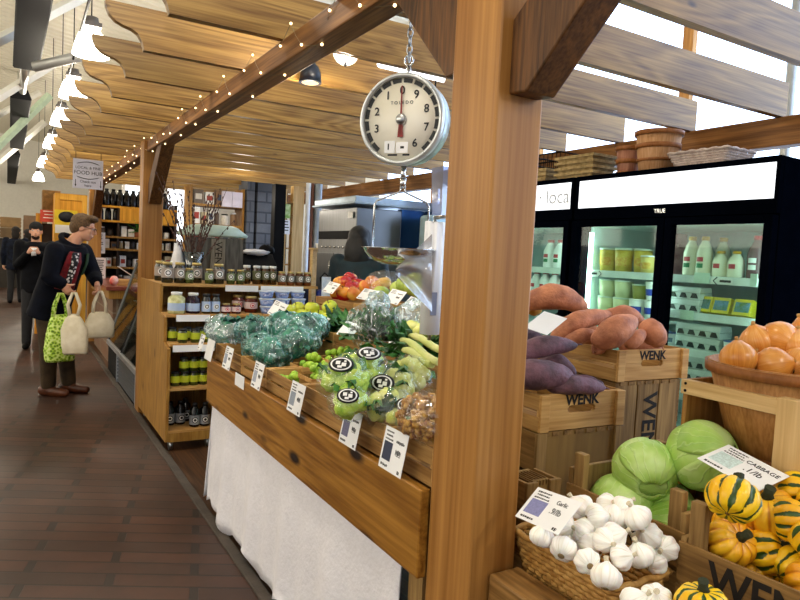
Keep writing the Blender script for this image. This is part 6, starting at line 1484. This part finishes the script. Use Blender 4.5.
# oven block with hood
ov = thing('steel_oven', 'tall stainless steel oven with a dark slot under a pale hood', 'oven', (3.1, 5.9, 0))
b = B(); b.box(2.76, 3.25, 5.5, 6.38, 0, 1.90); b.done('oven_body', mat('oven_steel', '#86888a', .32, .9, var=.15, sc=3, stretch=(1, 20, 1)), ov, True, bevel=.006)
b = B(); b.box(2.745, 2.76, 5.56, 6.34, 1.60, 1.68); b.done('vent_slot', BLACK, ov, True)
b = B(); b.box(2.742, 2.76, 5.53, 5.93, .7, 1.46); b.box(2.742, 2.76, 5.95, 6.35, .7, 1.46); b.done('oven_door', mat('dark_steel', '#6a6e72', .3, .9, sc=3, stretch=(1, 20, 1)), ov, True, bevel=.004)
for y in (5.90, 5.98):
    b = B(); b.cyl((2.725, y, 1.05), (2.725, y, 1.38), .012, seg=10); b.done('handle', CHROME, ov, True)
b = B()
for k in range(7): b.ball((2.742, 5.62+k*.1, 1.52), .013, 8, 6)
b.done('knob_row', CHROME, ov, True)
b = B(); b.box(2.745, 2.748, 5.55, 5.66, 1.80, 1.86); b.done('name_plate', WHITE, ov, True)
hd_ = thing('range_hood', 'pale blue grey steel hood slab above the oven', 'hood', (3.2, 5.9, 1.93))
b = B(); b.prism([(2.72, 1.93), (2.72, 2.005), (3.95, 2.005), (3.95, 1.93)], 1, 5.46, 6.42); b.box(2.70, 3.97, 5.44, 6.44, 1.925, 1.95); b.done('hood_slab', mat('hood_blue_steel', '#b4c8d8', .35, .4), hd_, True, bevel=.01)
b = B(); b.box(3.262, 3.95, 5.52, 5.60, 1.30, 1.92); tag(b.done('steel_splashback', mat('steel_blue', '#4a78a4', .22, .7, c2='#2c5480', sc=2, stretch=(1, 1, .4))), 'shiny blue steel back panel right of the oven', 'panel')
b = B(); b.box(3.262, 4.3, 5.30, 5.50, 1.0, 1.32); tag(b.done('work_shelf', mat('pale_blue_steel', '#9cc4e0', .25, .6)), 'pale blue steel worktop below the blue panel', 'worktop')
wc = thing('warming_cabinet', 'rounded pale cabinet with a dark window behind the hanging bag roll', 'cabinet', (3.9, 5.2, 1.3))
b = B(); b.box(3.32, 3.80, 5.10, 5.29, 1.0, 1.86); b.done('cabinet_body', mat('pale_teal', '#a8c4cc', .35, .2), wc, True, bevel=.03)
b = B(); b.box(3.36, 3.76, 5.092, 5.10, 1.42, 1.70); b.done('window', mat('window_dark', '#14161a', .2), wc, True)
b = B(); b.box(3.42, 3.60, 5.088, 5.092, 1.45, 1.66); b.done('sticker', mat('sticker_yellow', '#b8c030', .5), wc, True)
pb = thing('plastic_bin', 'translucent bin with dark purple contents on top of the pale cabinet', 'bin', (3.57, 5.2, 1.862))
b = B(); b.loft([[V((3.46+dx, 5.12+dy, 1.862)) for dx, dy in ((0, 0), (.22, 0), (.22, .16), (0, .16))], [V((3.44+dx, 5.10+dy, 2.32)) for dx, dy in ((0, 0), (.26, 0), (.26, .20), (0, .20))]], sm=False); b.done('bin_wall', plastic_film('bin_film', '#d4dcf0', .45, .4, 5), pb, True)
b = B(); b.ball((3.58, 5.2, 2.20), (.07, .05, .03), 12, 8, .3, 3); b.ball((3.58, 5.19, 2.10), (.06, .05, .03), 12, 8, .3, 3, 2); b.done('purple_contents', mat('purple_dark', '#4a1c4c', .6), pb, True)

# ================================================================== OVERHEAD
n = N('lamp_glass'); LAMPG = n.finish(n('ShaderNodeMixShader', {0: .6, 1: n('ShaderNodeEmission', {0: lin('#fff4dc'), 1: 30.0}).outputs[0], 2: n('ShaderNodeBsdfTransparent').outputs[0]}).outputs[0])
pd = thing('pendant_lamp', 'p', 'pendant lamp', (.62, 7.08, 3.4), group='glowing pendant lamps above the aisle')
b = B(); b.cyl((0, 0, .12), (0, 0, .2), .075, .06, 16); b.box(-.085, .085, -.085, .085, .10, .14); b.done('ballast_cap', mat('cap_grey', '#6a6460', .5, .4), pd)
b = B(); b.lathe([(.05, .10), (.11, .04), (.15, -.08), (.165, -.16), (.001, -.14)], 24); b.done('glass_shade', LAMPG, pd)
b = B(); b.cyl((0, 0, .2), (0, 0, 2.0), .006, seg=6); b.done('cord', BLACK, pd)
PL = [(.62, 7.08), (.62, 9.3), (.62, 11.6), (.62, 14.6), (.62, 18.5), (.62, 23)]
for i, (x, y) in enumerate(PL):
    o = pd if i == 0 else copy_tree(pd); o.location = (x, y, 3.4)
    o['label'] = ('nearest', 'second nearest', 'third nearest', 'fourth nearest', 'fifth nearest', 'farthest')[i]+' glowing glass pendant lamp above the aisle'
ht = None
HB = [(36, -14, 26, 68), (21, 98, 17, 148), (14, 154, 11, 188)]
for i, (xa, ya, xb, yb) in enumerate(HB):
    a_, c_ = at(xa, ya, Z=3.6), at(xb, yb, Z=3.6)
    t = thing('radiant_heater', ('nearest', 'second', 'farthest')[i]+' long black radiant heater hanging over the aisle', 'heater', (a_+c_)/2, group='black radiant heaters in a row')
    b = B(); pr_ = [(-.145, 0), (-.09, .13), (.09, .13), (.145, 0), (.13, -.02), (-.13, -.02)]
    b.loft([[a_+V((u, 0, w_)) for u, w_ in pr_], [c_+V((u, 0, w_)) for u, w_ in pr_]], sm=False); b.done('reflector', BLACK, t, True)
    d_ = (c_-a_).normalized(); e_ = c_+d_*(1.8, .5, 2)[i]
    b = B(); b.cyl(c_-d_*.1+V((0, 0, .05)), e_+V((0, 0, .05)), .05, seg=14); b.done('burner_tube', mat('tube_steel', '#a8a6a0', .35, .8), t, True)
    b = B()
    for q in (a_.lerp(c_, .15), a_.lerp(c_, .85)): b.cyl(q+V((0, 0, .15)), q+V((0, 0, 1.6)), .008, seg=6)
    b.done('hanger', STEEL, t, True)
b = B(); b.tube([(.42, 3.2, 3.35), (.50, 5.2, 3.42), (.55, 9, 3.45), (.60, 16, 3.42), (.62, 24, 3.4)], .012, 6); tag(b.done('hanging_cable', BLACK), 'thin black cable slung along the aisle between lamps and heaters', 'cable')
sl = thing('spot_lamp', 'small black bell spot lamp under the pergola behind the front beam', 'lamp', (1.25, 3.12, 2.2))
c = at(310.5, 73, D=3.3); PM[sl.name] = Matrix.Translation(c); sl.location = c
b = B(); b.lathe([(.058, -.05), (.052, .0), (.04, .03), (.025, .045), (.02, .06), (.001, .06)], 20); b.done('shade', mat('lamp_black_blue', '#101826', .35), sl)
b = B(); b.ball((0, 0, -.045), (.048, .048, .012), 16, 8); b.done('bulb', emis('warm_bulb', '#ffd9a0', 2.5), sl)
b = B(); b.cyl((0, 0, .06), (0, 0, 2.335-c.z), .006, seg=6); b.done('stem', BLACK, sl)
c = at(346, 52, D=3.05); dlt = (at(356, 62, D=2.2)-c).normalized()
M = Matrix.Translation(c) @ dlt.to_track_quat('Z', 'Y').to_matrix().to_4x4()
s2 = thing('spot_lamp', 'lit white flood lamp aimed at the camera beside the black spot lamp', 'lamp', mtx=M)
b = B(); b.lathe([(.02, -.10), (.035, -.09), (.05, -.02), (.062, .01), (.056, .0), (.03, -.05)], 22, cap=False); b.done('shade', mat('lamp_grey', '#57534e', .4), s2)
b = B(); b.ball((0, 0, -.005), (.056, .056, .02), 18, 10); b.done('bulb', emis('flood_glow', '#fffaf0', 12), s2)
b = B(); b.tube([c-dlt*.09, c-dlt*.1+V((0, 0, .05)), V((c.x, c.y, 2.335))], .008, 6); b.done('bracket', BLACK, s2, True)
tl = thing('tube_light', 'thin white fluorescent tube hung above the rafters', 'tube light', (1.6, 2.42, 2.6))
b = B(); b.cyl((.6, 2.93, 2.54), (1.9, 2.95, 2.54), .016, seg=10); b.done('tube', emis('tube_white', '#fdfdff', 3), tl, True)
b = B(); b.box(.55, 1.95, 2.915, 2.965, 2.557, 2.58); b.done('batten', WHITE, tl, True)
t2_ = thing('tube_light', 'short white fluorescent tube under the rafters right of the scale', 'tube light', (2.0, 3.4, 2.3))
p0, p1 = at(366, 62, D=3.6), at(444, 80, D=3.4)
b = B(); b.cyl(p0, p1, .014, seg=10); b.done('tube', emis('tube_white', '#fdfdff', 3), t2_, True)
b = B()
for q in (p0.lerp(p1, .1), p0.lerp(p1, .9)): b.cyl(q, (q.x, q.y, 2.335), .005, seg=6)
b.done('hanger', BLACK, t2_, True)
sg = thing('hanging_sign', 'white checkout sign hanging from the rafters over the aisle', 'sign', (.625, 7.2, 1.98))
b = B(); b.box(.488, .758, 7.19, 7.20, 1.975, 2.262); b.done('board', mat('sign_white', '#d9d6e2', .5, var=.04), sg, True)
SY = 7.189
text('LOCAL & FINE', .036, (.623, SY, 2.178), (1, 0, 0), (0, 0, 1), INK, sg); text('FOOD HUB', .05, (.623, SY, 2.128), (1, 0, 0), (0, 0, 1), INK, sg)
text('Check out', .034, (.623, SY, 2.042), (1, 0, 0), (0, 0, 1), INK, sg); text('here', .034, (.623, SY, 2.005), (1, 0, 0), (0, 0, 1), INK, sg)
b = B(); b.tube([(.52+.206*k/10, SY, 2.215+.022*math.sin(PI*k/10)) for k in range(11)], [.001]+[.004]*9+[.001], 6); b.tube([(.52+.206*k/10, SY, 2.092-.022*math.sin(PI*k/10)) for k in range(11)], [.001]+[.004]*9+[.001], 6); b.done('swash', INK, sg, True)
for x in (.512, .738):
    b = B(); b.box(x-.003, x+.003, SY-.001, SY, 2.0, 2.06); b.prism([(x-.009, 2.008), (x+.009, 2.008), (x, 1.988)], 1, SY-.001, SY); b.done('arrow', INK, sg, True)
    b = B(); b.cyl((x, 7.195, 2.26), (x, 7.195, 2.40), .003, seg=6); b.done('hanger', BLACK, sg, True)
# ================================================================== LIGHT
def area(name, loc, size, power, col, direction, sy=None):
    l = bpy.data.lights.new(name, 'AREA'); l.energy = power; l.color = col; l.size = size
    if sy: l.shape = 'RECTANGLE'; l.size_y = sy
    o = bpy.data.objects.new(name, l); COL.objects.link(o); o.location = loc
    o.rotation_euler = V(direction).to_track_quat('-Z', 'Y').to_euler(); return o
def point(name, loc, power, col, r=.1):
    l = bpy.data.lights.new(name, 'POINT'); l.energy = power; l.color = col; l.shadow_soft_size = r
    o = bpy.data.objects.new(name, l); COL.objects.link(o); o.location = loc; return o
w = bpy.data.worlds.new('world'); S.world = w; w.use_nodes = True
w.node_tree.nodes['Background'].inputs[0].default_value = (.95, .97, 1, 1)
w.node_tree.nodes['Background'].inputs[1].default_value = .85
for i, y in enumerate((-1.5, 1.2, 3.9, 7.08, 9.3, 11.6, 14.6, 18.5, 23)):
    point('hall_lamp_light', (.62 if y > 5 else .3, y, 3.36), (75, 75, 75, 130, 130, 130, 160, 200, 200)[i], (1, .90, .74), .12)
point('bell_lamp_light', tuple(at(310.5, 73, D=3.3)-V((0, 0, .12))), 10, (1, .84, .62), .05)
point('flood_lamp_light', tuple(c+dlt*.08), 22, (1, .93, .8), .06)
point('counter_fill_light', (1.7, -.7, 2.25), 40, (1, .92, .78), .12)  # added fill without a fixture, brightens the post and counter produce
point('back_point_light', (2.3, 7.6, 2.1), 14, (1, .9, .75), .1)  # point light without a fixture at the back of the stall
sv = S.view_settings; sv.view_transform = 'Standard'; sv.look = 'None'; sv.exposure = -0.15; sv.gamma = 1; sv.use_curve_mapping = False
S.cycles.max_bounces = 8; S.cycles.diffuse_bounces = 4; S.cycles.glossy_bounces = 3; S.cycles.transparent_max_bounces = 16; S.cycles.transmission_bounces = 4
S.cycles.caustics_reflective = False; S.cycles.caustics_refractive = False; S.cycles.sample_clamp_indirect = 6
